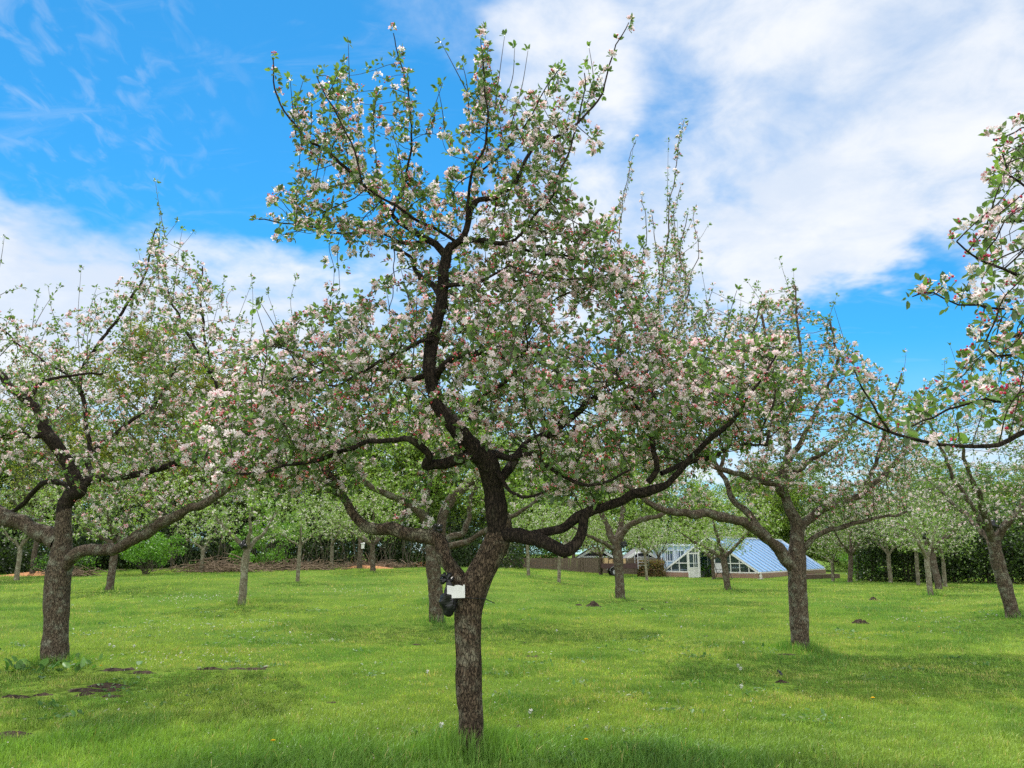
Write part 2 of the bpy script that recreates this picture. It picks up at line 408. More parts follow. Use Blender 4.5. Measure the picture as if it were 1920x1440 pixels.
PAL_APPLE = dict(leaf=[lin(88, 118, 58), lin(104, 134, 64), lin(120, 148, 74), lin(100, 122, 80), lin(74, 100, 54)],
                 petal=[(.93, .89, .89), (.94, .85, .86), (.94, .92, .91), (.93, .68, .72), (.92, .83, .85)],
                 bud=[lin(238, 140, 154), lin(245, 174, 180), lin(230, 114, 132), lin(248, 202, 204), lin(240, 160, 146)])
def dress(P, D, leaves, flowers, pal, lo=False, size=1.0, nleaf=(5, 8), bloom=.6, nflow=(3, 6), openness=.55, fsize=1.0):
    """spur tips at P pointing along D: a rosette of leaves, and on some of them a truss of blossom and buds"""
    P = np.asarray(P); D = unit(np.asarray(D)); N = len(P)
    if N == 0: return
    k = rng.integers(nleaf[0], nleaf[1]+1, N); idx = np.repeat(np.arange(N), k); m = len(idx)
    d = unit(unit(rng.normal(size=(m, 3))) + D[idx]*.55 + np.array((0, 0, .12)))
    nrm = np.array((0, 0, 1.0)) + rng.normal(size=(m, 3))*.55
    ln = size*rng.uniform(.030, .062, m)
    pos = P[idx] + d*(size*rng.uniform(.004, .022, m))[:, None]
    base = np.array(pal['leaf'])[rng.integers(0, len(pal['leaf']), m)]*rng.uniform(.8, 1.25, (m, 1))
    tone = rng.uniform(.85, 1.15, N)[idx][:, None]
    leaves.inst(T_LEAF_LO if lo else T_LEAF, frames(d, nrm, ln), pos, base*tone)
    has = np.nonzero(rng.random(N) < bloom)[0]
    if len(has) == 0 or flowers is None: return
    k = rng.integers(nflow[0], nflow[1]+1, len(has)); idx = np.repeat(has, k); m = len(idx)
    od = np.clip(rng.normal(openness, .33, N), 0, 1)[idx]
    up = unit(D*.7 + np.array((0, 0, .5)))
    d = unit(up[idx] + rng.normal(size=(m, 3))*.65)
    opn = rng.random(m) < od
    pos = P[idx] + up[idx]*.012 + d*(size*rng.uniform(.012, .038, m))[:, None]
    pc = np.array(pal['petal'])[rng.integers(0, len(pal['petal']), m)]*rng.uniform(.93, 1.06, (m, 1))
    o = opn; sc = fsize*size*rng.uniform(.018, .027, m)
    leaves_M = frames_z(d[o] + rng.normal(size=(o.sum(), 3))*.35, sc[o])
    cup = rng.uniform(.5, 2.6, o.sum()); leaves_M[:, :, 2] *= cup[:, None]; leaves_M[:, :, :2] *= np.clip(1.15-.17*cup, .6, 1.1)[:, None, None]
    flowers.inst(T_FLOWER_LO if lo else T_FLOWER, leaves_M, pos[o], pc[o])
    b = ~opn; bc = np.array(pal['bud'])[rng.integers(0, len(pal['bud']), m)]*rng.uniform(.85, 1.12, (m, 1))
    flowers.inst(T_BUD_LO if lo else T_BUD, frames_z(d[b], fsize*size*rng.uniform(.006, .0105, b.sum())), pos[b], bc[b])

# ------------------------------------------------------------------ trees
def smooth_line(p, r, step):
    """Catmull-Rom through the points, evenly resampled"""
    p = np.asarray(p, float); r = np.asarray(r, float); n = len(p)
    q = np.vstack([2*p[0]-p[1], p, 2*p[-1]-p[-2]]); out, ro = [], []
    for i in range(n-1):
        m = max(2, int(np.linalg.norm(p[i+1]-p[i])/step)); t = np.arange(m)[:, None]/m
        a, b, c, d = q[i], q[i+1], q[i+2], q[i+3]
        out.append(.5*(2*b + (c-a)*t + (2*a-5*b+4*c-d)*t**2 + (3*b-a-3*c+d)*t**3)); ro.append(r[i] + (r[i+1]-r[i])*t[:, 0])
    out.append(p[-1:]); ro.append(r[-1:])
    return np.vstack(out), np.concatenate(ro)

def in_poly(poly, x, y):
    c = np.zeros(len(x), bool); n = len(poly)
    for i in range(n):
        x1, y1 = poly[i]; x2, y2 = poly[(i+1) % n]
        if y1 == y2: continue
        k = (y1 > y) != (y2 > y); c ^= k & (x < (x2-x1)*(y-y1)/(y2-y1)+x1)
    return c
def poly_edge(poly, x, y):
    d = np.full(len(x), 1e9); n = len(poly)
    for i in range(n):
        a = np.array(poly[i], float); b = np.array(poly[(i+1) % n], float); ab = b-a
        t = np.clip(((x-a[0])*ab[0] + (y-a[1])*ab[1])/(ab@ab), 0, 1)
        d = np.minimum(d, np.hypot(x-a[0]-t*ab[0], y-a[1]-t*ab[1]))
    return d
def sample_outline(poly, n, Y0, depth, shift=0.0, edge=140.):
    """points through a crown whose silhouette from the lawn is this outline: thick in the middle, thin at its rim"""
    P = np.array(poly, float); lo, hi = P.min(0), P.max(0); out = np.empty((0, 3))
    x = rng.uniform(lo[0], hi[0], n*6); y = rng.uniform(lo[1], hi[1], n*6)
    k = in_poly(poly, x, y); x, y = x[k][:n], y[k][:n]
    e = np.minimum(1, poly_edge(poly, x, y)/edge)
    dy = shift + depth*rng.uniform(-1, 1, len(x))*np.sqrt(.08 + .92*e)
    return np.array([at(a, b, Y0+c) for a, b, c in zip(x, y, dy)])

def gappy(A, s, t): return A[noise3(A*s + 7) > t]
def clear_front(A, limbs, w):
    """the outside of the crown leaves the heavy limbs bare: drop growth that would hang just in front of them"""
    B = np.vstack([smooth_line(p, r, .12)[0][smooth_line(p, r, .12)[1] > .03] for p, r, *_ in limbs])
    bp = np.array([project(q) for q in B]); ap = np.array([project(q) for q in A])
    D = np.hypot(ap[:, None, 0]-bp[None, :, 0], ap[:, None, 1]-bp[None, :, 1]); j = D.argmin(1)
    return A[~((D[np.arange(len(A)), j] < w) & (A[:, 1] < B[j, 1]-.05))]

def colonise(seeds, seed_ok, A, step=.09, di=.9, dk=.14, iters=70, wob=.22, trop=(0, 0, .12)):
    pos = [np.asarray(s, float) for s in seeds]; par = [-1]*len(pos)
    S = np.asarray(seeds)[seed_ok]; sid = np.nonzero(seed_ok)[0]
    A = np.asarray(A); near = np.full(len(A), -1); dist = np.full(len(A), 1e9)
    for i in range(0, len(S), 256):
        D = np.linalg.norm(A[:, None]-S[None, i:i+256], axis=2); j = D.argmin(1); m = D[np.arange(len(A)), j]
        k = m < dist; dist[k] = m[k]; near[k] = sid[i+j[k]]
    alive = np.ones(len(A), bool); trop = np.array(trop); blocked = set()
    for it in range(iters):
        act = np.nonzero(alive & (dist < di*(1 if it > 6 else 2.5)))[0]
        if len(act) == 0: break
        u = unit(A[act]-np.array([pos[i] for i in near[act]]))
        order = np.argsort(near[act], kind='stable'); ids, start = np.unique(near[act][order], return_index=True)
        sums = np.add.reduceat(u[order], start, axis=0)
        new = []
        for i, sv in zip(ids, sums):
            if i in blocked: continue
            v = sv/(np.linalg.norm(sv)+1e-9) + trop + rng.normal(size=3)*wob; v /= np.linalg.norm(v)
            q = pos[i] + v*step
            pos.append(q); par.append(int(i)); new.append(len(pos)-1)
            if par.count(i) > 5 if it % 10 == 9 else False: blocked.add(i)
        if not new: break
        Q = np.array([pos[i] for i in new]); new = np.array(new)
        for a in range(0, len(Q), 400):
            D = np.linalg.norm(A[:, None]-Q[None, a:a+400], axis=2); j = D.argmin(1); m = D[np.arange(len(A)), j]
            k = m < dist; dist[k] = m[k]; near[k] = new[a+j[k]]
        alive &= dist > dk
    return np.array(pos), np.array(par)

def grow_tree(root, limbs, A, mats, pal, lo=False, size=1.0, step=.09, r_tip=.0022, expo=2.3, r_max=.03, bloom=.6, openness=.55, spur_p=.75,
              nleaf=(5, 8), nflow=(3, 6), shoots=(), nshoot=0, shoot_len=(.3, .8), di=.9, dk=.14, trunk_sides=16, base=None, fsize=1.0, twig_mat=None,
              limb_name='limb', first_limbs=1, gaps=0.0):
    """limbs: list of (points, radii, grows). The first is the trunk. Children of root: trunk, limbs, twigs, foliage, blossom."""
    base = np.asarray(root.location) if base is None else base
    tr = Acc(); seeds, ok = [], []
    lm, lthin = [], []
    for li, (p, r, grows, *lmat) in enumerate(limbs):
        big = max(r) > .035*size
        P, Rr = smooth_line(p, r, .035 if (big and not lo) else .07)
        gn = np.stack([noise3(P*3.1+li*7+k*13) for k in range(3)], 1)-.5          # gnarled line
        gn2 = np.stack([noise3(P*9+li*5+k*17) for k in range(3)], 1)-.5
        amt = np.minimum(1, np.arange(len(P))/6.)[:, None]*(.0 if li < first_limbs else 1)
        P = P + (gn*.075 + gn2*.036)*amt
        a = tr if li < first_limbs else Acc()
        knots = 1 + (.07 if li == 0 else .3)*(noise3(P*6+31+li)-.5) * (1 if big else .5)
        a.tube(P, Rr*knots, trunk_sides if big and li < first_limbs else (12 if big else 7), rough=.16 if big else .1)
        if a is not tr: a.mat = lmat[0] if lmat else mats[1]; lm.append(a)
        k0 = int(len(P)*.22) if grows else len(P)
        if grows: lthin.append((P, Rr))
        for i in range(0, len(P)):
            seeds.append(P[i]); ok.append(grows and i >= k0)
    pos, par = colonise(seeds, np.array(ok), A, step=step, di=di, dk=dk)
    ns = len(seeds); n = len(pos)
    kids = [[] for _ in range(n)]
    for i in range(ns, n): kids[par[i]].append(i)
    rad = np.zeros(n)
    for i in range(n-1, ns-1, -1):
        s = sum(rad[c]**expo for c in kids[i]); rad[i] = min(r_max, max(r_tip, (s + r_tip**expo*.25)**(1/expo)))
    tw = Acc(); tips, tipd = [], []
    for s in range(n):
        if s < ns: starts = kids[s]
        else:
            c = sorted(kids[s], key=lambda q: -rad[q]); starts = c[1:]
        for c in starts:
            line = [s, c]
            while kids[line[-1]]: line.append(max(kids[line[-1]], key=lambda q: rad[q]))
            p = pos[line]; r = np.array([min(rad[c]*1.1, r_max)] + [rad[q] for q in line[1:]])
            if len(p) > 2: p[1:-1] = p[1:-1]*.5 + (p[:-2]+p[2:])*.25
            pos[line[1:]] = p[1:]
            tw.tube(p, r, 4 if r.max() < .008 else 6, cap=False)
    for i in range(ns, n):
        tip = not kids[i]
        if rad[i] < .016 and (tip or rng.random() < spur_p):
            v = pos[i]-pos[par[i]]; v = v/(np.linalg.norm(v)+1e-9)
            if not tip:
                q = rng.normal(size=3); q[2] = abs(q[2]); q -= v*(q@v); v = unit(q)
                e = pos[i] + v*size*rng.uniform(.015, .05); tips.append(e)
            else: tips.append(pos[i])
            tipd.append(v)
    for P, Rr in lthin:
        k = np.nonzero(Rr < .016*size)[0]
        for i in k[::2 if lo else 1]:
            if i == 0 or (rng.random() > .55 and i < len(P)-1): continue
            v = unit(P[i]-P[i-1]); q = rng.normal(size=3); q[2] += .4; q -= v*(q@v); q = unit(q) if i < len(P)-1 else v
            tips.append(P[i] + q*size*rng.uniform(.01, .04)); tipd.append(unit(q+v*.4))
    # long upright shoots
    sh_t, sh_d, sh_end, sh_ed = [], [], [], []
    sh_lines = [(np.asarray(p), None) for p in shoots]
    if nshoot:
        cand = np.array([i for i in range(ns, n) if not kids[i]])
        if len(cand):
            w = (pos[cand, 2]-pos[cand, 2].min())**2.2 + .01
            for i in rng.choice(cand, min(nshoot, len(cand)), replace=False, p=w/w.sum()):
                L = rng.uniform(*shoot_len); d = unit(np.array((0, 0, 1.0)) + rng.normal(size=3)*np.array((.28, .28, .05)))
                m = 7; t = np.linspace(0, 1, m)[:, None]; bend = rng.normal(size=3)*.08*L
                sh_lines.append((pos[i] + d*L*t + bend*t**2, None))
    for p, _ in sh_lines:
        p, _r = smooth_line(p, np.zeros(len(p)), .06); m = len(p)
        tw.tube(p, np.linspace(.006, .0024, m)*max(1, size*.8), 5)
        L = np.linalg.norm(p[-1]-p[0])
        for i in range(1, m):
            f = i/m
            if rng.random() < (.62 if f < .55 else .3):
                v = unit(p[i]-p[i-1]); q = rng.normal(size=3); q -= v*(q@v); sh_t.append(p[i]); sh_d.append(unit(unit(q)+v*.5))
        sh_end.append(p[-1]); sh_ed.append(unit(p[-1]-p[-2]))
    leaves, flowers = Acc(), Acc()
    tips = np.array(tips); tipd = np.array(tipd)
    if gaps and len(tips):
        g = noise3(tips*2.1+4) ; keep = g > gaps*rng.uniform(.6, 1.2, len(tips)); tips, tipd = tips[keep], tipd[keep]
    dress(tips, tipd, leaves, flowers, pal, lo, size, nleaf, bloom, nflow, openness, fsize)
    if sh_t:
        dress(sh_t, sh_d, leaves, flowers, pal, lo, size*.9, (2, 4), .16, (1, 3), .3, fsize)
        dress(sh_end, sh_ed, leaves, flowers, pal, lo, size, (5, 8), .3, (1, 3), .15, fsize)
    off = lambda a: a.v.__setitem__(slice(None), [v-np.asarray(base, np.float32) for v in a.v])
    for a in [tr, tw, leaves, flowers] + lm:
        if a.v: off(a)
    tr.build('trunk', mats[0], root)
    for a in lm: a.build(limb_name, a.mat, root)
    if tw.v: tw.build('twigs', twig_mat or BARK_TWIG, root)
    if leaves.v: leaves.build('foliage', LEAF, root)
    if flowers.v: flowers.build('blossom', PETAL, root)
    return root, pos[ns:]

def px_limb(pts, Y0, grows=True):
    """(px, py, metres behind the trunk's plane, radius in photo pixels) -> points, radii"""
    P = [at(a, b, Y0+c) for a, b, c, r in pts]
    Rr = [r*((p-EYE)@FW)**2/np.linalg.norm(p-EYE)/FPX for p, (_, _, _, r) in zip(P, pts)]
    return P, Rr, grows
G_APPLE = 'apple trees of the orchard'

def central_tree():
    b = ground(883, 1412); Y = b[1]
    root = thing('apple_tree', b, 'tall old apple tree in blossom carrying a white card and black bag at its fork', 'tree', G_APPLE)
    L = lambda p, g=True: px_limb(p, Y, g)
    limbs = [
        L([(883,1428,0,36), (883,1410,0,30), (883,1392,0,27.5), (882,1350,0,26), (880,1270,0,26.5), (877,1200,0,27), (878,1150,0,28), (884,1115,0,29), (898,1080,0,27), (915,1050,.02,27), (932,1015,.04,27), (940,985,.05,21), (942,962,.05,14)], False),
        L([(934,1005,.03,20), (934,975,.03,20.5), (931,950,.03,19.5), (926,915,0,19.5), (912,875,-.05,19), (893,846,-.1,18.5), (868,815,-.15,16.5), (840,778,-.12,14), (818,745,-.1,12), (806,700,-.05,12.5), (812,640,0,12), (824,580,0,11.5), (831,520,0,11), (836,480,0,10.5), (846,455,0,8)], False),
        # fork to the side: crooked limb E
        L([(884,1122,.02,18), (858,1085,.06,16), (836,1045,.12,14.5), (814,1014,.2,14.5), (770,1002,.3,13), (722,992,.38,11.5), (690,984,.42,11), (664,960,.48,9), (638,928,.55,8), (610,890,.65,6.5), (570,845,.75,5), (535,790,.8,3.5)]) + (BARK_OLD,),
        # limb C with its sagging elbow, and the long arm that rises from it
        L([(938,1003,.02,14), (968,1006,-.1,13.5), (1000,1012,-.2,13), (1030,1027,-.25,13), (1056,1037,-.28,13.5), (1080,1024,-.29,11), (1092,998,-.29,10), (1098,974,-.29,9), (1108,957,-.3,6)], False),
        L([(975,1004,-.12,8), (1024,1001,-.2,8), (1064,985,-.25,9), (1096,968,-.28,10), (1172,936,-.4,9.5), (1230,910,-.5,8.8), (1262,896,-.55,7), (1304,850,-.65,5.6), (1369,793,-.8,4.2), (1405,750,-.85,3), (1440,700,-.9,2), (1470,650,-.9,2)]),
        # limb D to the other side
        L([(905,862,-.08,11), (886,858,-.15,10.5), (850,866,-.2,10), (812,878,-.24,10), (797,879,-.26,9), (803,855,-.3,7), (780,831,-.36,6.5), (758,823,-.42,6), (711,825,-.5,5), (647,842,-.6,4.6), (586,867,-.7,3.8), (530,882,-.8,3), (470,892,-.9,2.2), (410,890,-1,2)]),
        # limb F, rising behind
        L([(934,905,.02,10), (945,890,.1,9.5), (962,867,.2,9), (997,832,.35,8.5), (1041,802,.5,8), (1085,767,.65,6.5), (1129,745,.8,5), (1175,738,.95,3.5), (1220,715,1.05,2.5)]),
        L([(915,872,-.02,7), (930,885,-.1,5), (954,924,-.2,3.6), (980,935,-.35,3), (1020,918,-.5,2.4)]),
        L([(925,850,.05,8), (960,862,-.2,5), (1005,852,-.4,4.5), (1018,872,-.5,4), (1050,890,-.55,3.8), (1085,902,-.6,3.5), (1129,902,-.7,3), (1180,880,-.8,2.2)]),
        L([(1215,904,-.5,6), (1232,880,-.55,5.5), (1226,845,-.6,5), (1225,815,-.62,5), (1210,785,-.65,4), (1190,755,-.7,3.2), (1155,705,-.75,2.2)]),
        L([(1240,888,-.5,5), (1275,870,-.4,5), (1320,858,-.3,4), (1370,840,-.2,3), (1430,830,0,2)]),
        # limbs from the leader
        L([(812,715,-.02,8), (831,684,-.15,7), (872,659,-.25,6), (922,657,-.3,5.5), (950,668,-.35,4), (990,660,-.45,2.6)]),
        L([(808,700,0,6), (760,712,.12,5), (710,690,.25,4.5), (650,693,.35,4), (600,702,.45,3.2), (545,712,.55,2.2)]),
        L([(816,640,0,5), (798,637,-.15,4), (745,658,-.35,3.4), (690,690,-.55,2.6), (640,720,-.7,2)]),
        L([(828,560,0,6), (812,535,.1,5.5), (795,525,.2,5), (780,505,.3,4.5), (770,480,.35,3.5), (740,470,.4,2.5)]),
        L([(832,535,0,5), (870,530,-.15,4), (915,520,-.3,3), (960,500,-.4,2)]),
        L([(880,790,-.1,5), (905,745,-.1,4), (940,720,.0,3.4), (975,690,.1,3), (990,620,.2,2.6), (1005,565,.25,2.2)]),
        L([(836,480,0,7.20), (818,458,.0,6.80), (795,447,.04,6.40), (770,430,.05,5.20), (735,402,.08,4.40), (700,365,.1,4.00), (645,315,.12,3.20), (575,262,.15,2.72), (535,222,.15,2.08), (512,165,.15,1.76), (512,112,.15,1.28)]),
        L([(846,462,0,7.20), (868,444,-.03,6.80), (876,415,-.05,6.40), (890,388,-.06,6.00), (930,374,-.05,5.20), (955,350,0,4.00), (985,305,.05,3.68), (1010,272,.1,3.36), (1050,255,.15,2.88), (1090,225,.2,2.40), (1125,180,.22,1.92), (1150,110,.24,1.44), (1176,44,.25,1.04)]),
        L([(876,425,-.05,4.80), (878,385,-.15,3.60), (888,330,-.22,2.88), (912,272,-.28,2.40), (914,215,-.3,1.92), (905,150,-.3,1.44), (906,74,-.3,0.96)]),
        L([(862,452,0,5.60), (905,450,-.1,4.80), (935,458,-.15,3.60), (965,452,-.2,2.88), (1000,410,-.25,2.40), (1045,340,-.28,2.08), (1078,262,-.3,1.76), (1090,200,-.3,1.44), (1092,140,-.3,1.04)]),
        L([(800,452,.02,4.00), (760,455,.2,3.60), (700,436,.4,2.88), (640,438,.6,2.40), (585,425,.7,1.92), (530,420,.75,1.52), (485,412,.8,1.12)]),
        L([(850,450,0,3.20), (800,420,-.3,3.20), (745,385,-.5,2.72), (690,350,-.6,2.08), (660,270,-.65,1.76), (630,205,-.7,1.44), (598,148,-.7,1.04)]),
        L([(735,402,.08,2.80), (760,330,.1,2.40), (775,255,.1,2.00), (768,190,.1,1.60), (755,130,.1,1.28), (737,64,.1,0.96)]),
        L([(890,330,-.2,2.08), (945,285,-.3,1.92), (985,235,-.35,1.60), (1015,185,-.38,1.28), (1048,125,-.4,0.96)]),
        L([(950,460,-.15,3.20), (1000,470,.1,2.72), (1060,475,.3,2.40), (1120,500,.45,1.92), (1175,520,.55,1.36)]),
    ]
    top = [(505,110),(540,215),(590,255),(640,235),(600,150),(660,140),(690,215),(745,215),(735,140),(775,140),(800,240),(870,250),(880,150),(940,110),(985,120),(1000,200),(1045,150),(1060,200),(1120,150),(1150,150),(1120,240),
           (1150,245),(1140,330),(1120,380),(1040,430),(1100,470),(1185,520),(1150,545),(1010,520),(960,470),(900,480),(820,470),(740,475),(660,490),(640,450),(520,460),(480,415),(500,360),(545,370),(530,320),(580,320),(545,250)]
    mid = [(640,560),(760,520),(880,490),(1000,500),(1140,510),(1200,560),(1250,640),(1330,640),(1420,640),(1490,650),(1530,720),(1480,800),(1400,850),(1300,900),(1200,890),(1100,940),(960,950),(900,900),(780,880),(640,930),(500,930),(400,920),
           (330,860),(350,780),(430,720),(470,640),(540,600)]
    shoulder = [(890,480),(940,410),(1050,370),(1150,390),(1215,480),(1210,570),(1000,570)]
    A = np.vstack([gappy(sample_outline(shoulder, 800, Y, 1.0, .1, 120), 2.4, .38), gappy(clear_front(sample_outline(top, 2900, Y, .8, 0, 170), limbs, 14), 2.8, .44), gappy(clear_front(sample_outline(mid, 8600, Y, 1.9, .25, 210), limbs, 24), 1.9, .36)])
    sh = []
    for p in ([(660,200,.05),(655,140,.05),(653,82,.05)], [(925,230,0),(935,150,0),(946,68,0)], [(935,210,.1),(960,150,.1),(965,90,.1)], [(955,245,.2),(978,165,.2),(990,95,.2)], [(700,240,-.2),(704,185,-.2)],
              [(490,720,-.9),(500,650,-.9),(480,575,-.9)], [(560,690,-.8),(520,620,-.8),(490,570,-.8)]):
        sh.append([at(a, c, Y+d) for a, c, d in p])
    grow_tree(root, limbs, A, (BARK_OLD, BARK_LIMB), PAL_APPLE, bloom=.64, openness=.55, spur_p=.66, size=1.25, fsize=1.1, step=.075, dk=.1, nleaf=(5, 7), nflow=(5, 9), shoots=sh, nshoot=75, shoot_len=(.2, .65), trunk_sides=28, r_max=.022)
    return b
CB = central_tree()
# ------------------------------------------------------------------ the other near trees, each with its own limbs
def side_tree():
    """wide old tree with a low arm curving over the grass"""
    b = ground(104, 1244); Y = b[1]
    root = thing('apple_tree', b, 'thick mossy-footed old apple tree with a low limb arching over bare soil', 'tree', G_APPLE)
    L = lambda p, g=True: px_limb(p, Y, g)
    limbs = [
        L([(102,1258,0,31), (102,1240,0,28), (104,1190,0,26), (106,1120,0,26.5), (112,1060,0,26), (117,1015,0,20), (119,975,0,16), (119,950,0,15), (119,938,0,9)], False),
        L([(118,965,0,14), (120,945,-.01,14.5), (130,928,-.02,15), (148,920,-.05,15), (140,900,-.07,15), (128,875,-.1,13.5), (106,838,-.16,12.5),
           (88,812,-.2,12), (72,775,-.26,11.5), (46,745,-.32,10), (24,722,-.36,9), (-10,690,-.4,7), (-50,650,-.4,4)], False),
        L([(118,1068,0,14), (134,1046,-.1,14), (160,1034,-.2,12.5), (220,1026,-.4,11.5), (262,1008,-.55,11.5), (300,984,-.7,11), (345,960,-.85,9.5), (395,935,-1,8), (440,905,-1.2,6.5), (490,860,-1.4,4.5), (530,800,-1.5,3), (550,740,-1.5,2)]) + (BARK_MOSS,),
        L([(108,1018,0,20), (80,1000,.05,19), (40,980,.1,18), (0,970,.15,17), (-60,950,.2,15), (-140,900,.3,12), (-220,820,.3,8)], True) + (BARK_MOSS,),
        L([(150,915,-.03,11), (172,900,0,9), (205,896,.1,8), (245,890,.2,7.5), (310,872,.35,6.5), (360,862,.5,6), (420,852,.65,5.5), (480,850,.75,4.5), (540,845,.85,3)]),
        L([(165,905,.05,7), (170,880,.2,7), (168,860,.35,6), (190,830,.5,5), (230,800,.7,4), (290,760,.8,3), (330,690,.8,2)]),
        L([(134,918,0,6), (118,908,.2,6), (90,905,.4,6), (60,926,.6,5.5), (40,952,.75,5), (15,958,.85,4.5), (-30,930,1.,4)]),
        L([(90,815,-.2,8), (50,815,-.35,7.5), (5,812,-.5,7.5), (-50,800,-.6,6), (-120,760,-.6,3)]),
        L([(52,752,-.3,5), (65,735,-.3,5), (80,718,-.25,4), (130,705,-.1,3), (190,700,.05,2.2)]),
        L([(170,862,.3,5), (158,775,.4,4.4), (150,700,.5,4), (190,640,.55,3.4), (235,580,.6,3), (270,510,.6,2.2), (292,425,.6,1.4)]),
        L([(155,735,.45,3.5), (120,700,.5,3), (90,680,.55,2.6), (40,650,.6,2), (-20,600,.6,1.6)]),
        L([(420,850,.6,4), (425,790,.7,4), (405,720,.8,3.6), (365,650,.85,3.2), (330,580,.9,2.4), (305,520,.9,1.8), (300,440,.9,1.2)]),
        L([(405,720,.8,3), (385,640,.7,2.6), (375,560,.65,2), (378,500,.6,1.2)]),
    ]
    env = [(-180,600),(-60,560),(40,600),(120,590),(200,560),(270,470),(300,430),(330,520),(370,490),(410,520),(440,600),(520,610),(590,680),(600,780),(560,870),(480,930),(420,960),(330,900),(230,930),(180,1000),(140,960),(60,880),(-60,900),(-180,850)]
    A = gappy(sample_outline(env, 5600, Y, 2.5, 0, 190), 1.3, .43)
    sh = []
    for p in ([(150,690,.5),(146,600,.5),(152,505,.5)], [(130,640,.5),(100,590,.5),(90,535,.5)], [(185,620,.6),(178,560,.6),(205,545,.6)], [(325,560,.9),(335,470,.9),(342,430,.9)], [(290,470,.7),(310,445,.7),(333,415,.7)], [(470,640,.8),(474,570,.8),(472,520,.8)],
              [(430,600,.8),(425,560,.8),(437,540,.8)], [(560,640,.8),(545,570,.8),(556,520,.8)], [(60,620,.5),(66,575,.5),(72,550,.5)], [(-5,520,0),(3,480,0),(8,445,0)], [(-10,560,-.3),(10,548,-.3),(38,540,-.3)]):
        sh.append([at(a, c, Y+d) for a, c, d in p])
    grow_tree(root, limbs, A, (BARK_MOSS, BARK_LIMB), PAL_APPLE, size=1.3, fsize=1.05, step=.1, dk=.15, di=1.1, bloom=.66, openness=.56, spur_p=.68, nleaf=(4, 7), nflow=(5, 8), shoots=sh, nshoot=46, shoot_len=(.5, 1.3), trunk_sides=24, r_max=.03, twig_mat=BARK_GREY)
def path_tree():
    """tree standing in a tuft of long grass in front of the glasshouse"""
    b = ground(1501, 1218); Y = b[1]
    root = thing('apple_tree', b, 'old apple tree in a grass tuft, its arm crossing the glasshouse roof', 'tree', G_APPLE)
    L = lambda p, g=True: px_limb(p, Y, g)
    limbs = [
        L([(1502,1230,0,21.5), (1501,1215,0,18.5), (1498,1160,0,18), (1495,1090,0,18.5), (1493,1050,0,19), (1494,1015,0,15), (1495,985,0,13), (1482,958,0,11), (1472,930,.02,9), (1465,900,.05,8), (1478,850,.1,7), (1470,790,.15,6), (1455,730,.2,4.5), (1440,650,.25,3), (1425,575,.3,2)], False),
        L([(1486,1062,0,15), (1468,1040,-.1,13), (1440,1010,-.25,11), (1405,986,-.45,10), (1350,970,-.7,9), (1300,962,-.9,8), (1255,955,-1.1,7), (1210,935,-1.2,5), (1160,900,-1.3,3), (1120,850,-1.3,2)]),
        L([(1440,1008,-.2,8), (1412,976,-.1,7.5), (1395,955,0,7), (1378,940,.1,6), (1360,905,.3,5), (1330,850,.5,4.4), (1285,760,.7,4), (1240,650,.8,3.2), (1235,560,.85,2.4), (1252,450,.85,1.6), (1258,370,.85,1.1), (1283,225,.85,.6)]),
        L([(1240,650,.8,2.2), (1290,560,.85,1.6), (1275,480,.85,1.1), (1290,400,.85,.7)]),
        L([(1240,640,.8,2.2), (1180,560,.9,1.6), (1160,450,.9,1.1), (1172,360,.9,.8), (1188,265,.9,.5)]),
        L([(1500,992,0,9), (1520,972,.1,8.5), (1555,950,.25,8), (1610,928,.45,7), (1660,890,.6,6), (1700,840,.75,4), (1740,780,.8,2.4)]),
        L([(1505,1036,0,7), (1516,1015,-.1,6), (1545,996,-.25,5.5), (1585,986,-.4,4.5), (1640,975,-.55,3.5), (1700,960,-.6,2.2)]),
        L([(1236,600,.8,1.20), (1205,520,.8,1.00), (1212,430,.8,0.80), (1205,370,.8,0.60)]), L([(1238,560,.85,1.10), (1232,470,.8,0.90), (1222,400,.8,0.65)]),
        L([(1275,520,.85,1.00), (1262,440,.8,0.80), (1275,350,.8,0.60)]), L([(1285,540,.85,1.00), (1308,480,.8,0.75), (1300,400,.8,0.50)]), L([(1180,560,.9,1.00), (1150,500,.9,0.80), (1145,430,.9,0.60), (1162,380,.9,0.50)]),
        L([(1250,640,.8,1.00), (1320,590,.8,0.80), (1335,540,.8,0.55)]),
        L([(1472,930,0,7), (1440,905,-.2,6.5), (1400,896,-.4,6), (1350,880,-.6,5), (1300,850,-.75,4), (1250,800,-.8,2.5)]),
        L([(1468,905,.05,6), (1495,880,.2,5.5), (1535,855,.35,4.5), (1580,820,.5,3.6), (1610,770,.6,2.6), (1625,720,.7,1.8)]),
        L([(1476,870,.1,5.5), (1515,800,.2,4.6), (1550,730,.3,3.6), (1570,670,.35,2.6), (1556,600,.4,1.5)]),
        L([(1610,926,.45,5), (1645,860,.4,4), (1668,780,.4,3), (1690,700,.4,1.8)]),
        L([(1466,810,.1,4.5), (1430,740,-.1,3.6), (1380,690,-.3,2.8), (1330,660,-.4,1.8)]),
        L([(1474,800,.1,4), (1500,740,.0,3.4), (1500,650,-.1,2.8), (1494,580,-.1,2), (1488,535,-.1,1.3)]),
        L([(1350,880,-.5,4), (1375,800,-.6,3.5), (1395,700,-.7,3), (1410,620,-.7,2), (1430,560,-.7,1.5)]),
    ]
    env = [(1120,880),(1150,780),(1180,640),(1175,560),(1200,500),(1225,560),(1245,470),(1265,440),(1285,500),(1320,600),(1390,590),(1420,560),(1470,565),(1500,560),(1560,610),(1610,660),(1680,720),(1760,780),(1750,850),(1700,930),(1640,960),(1560,970),(1500,930),(1400,940),(1300,930),(1200,930)]
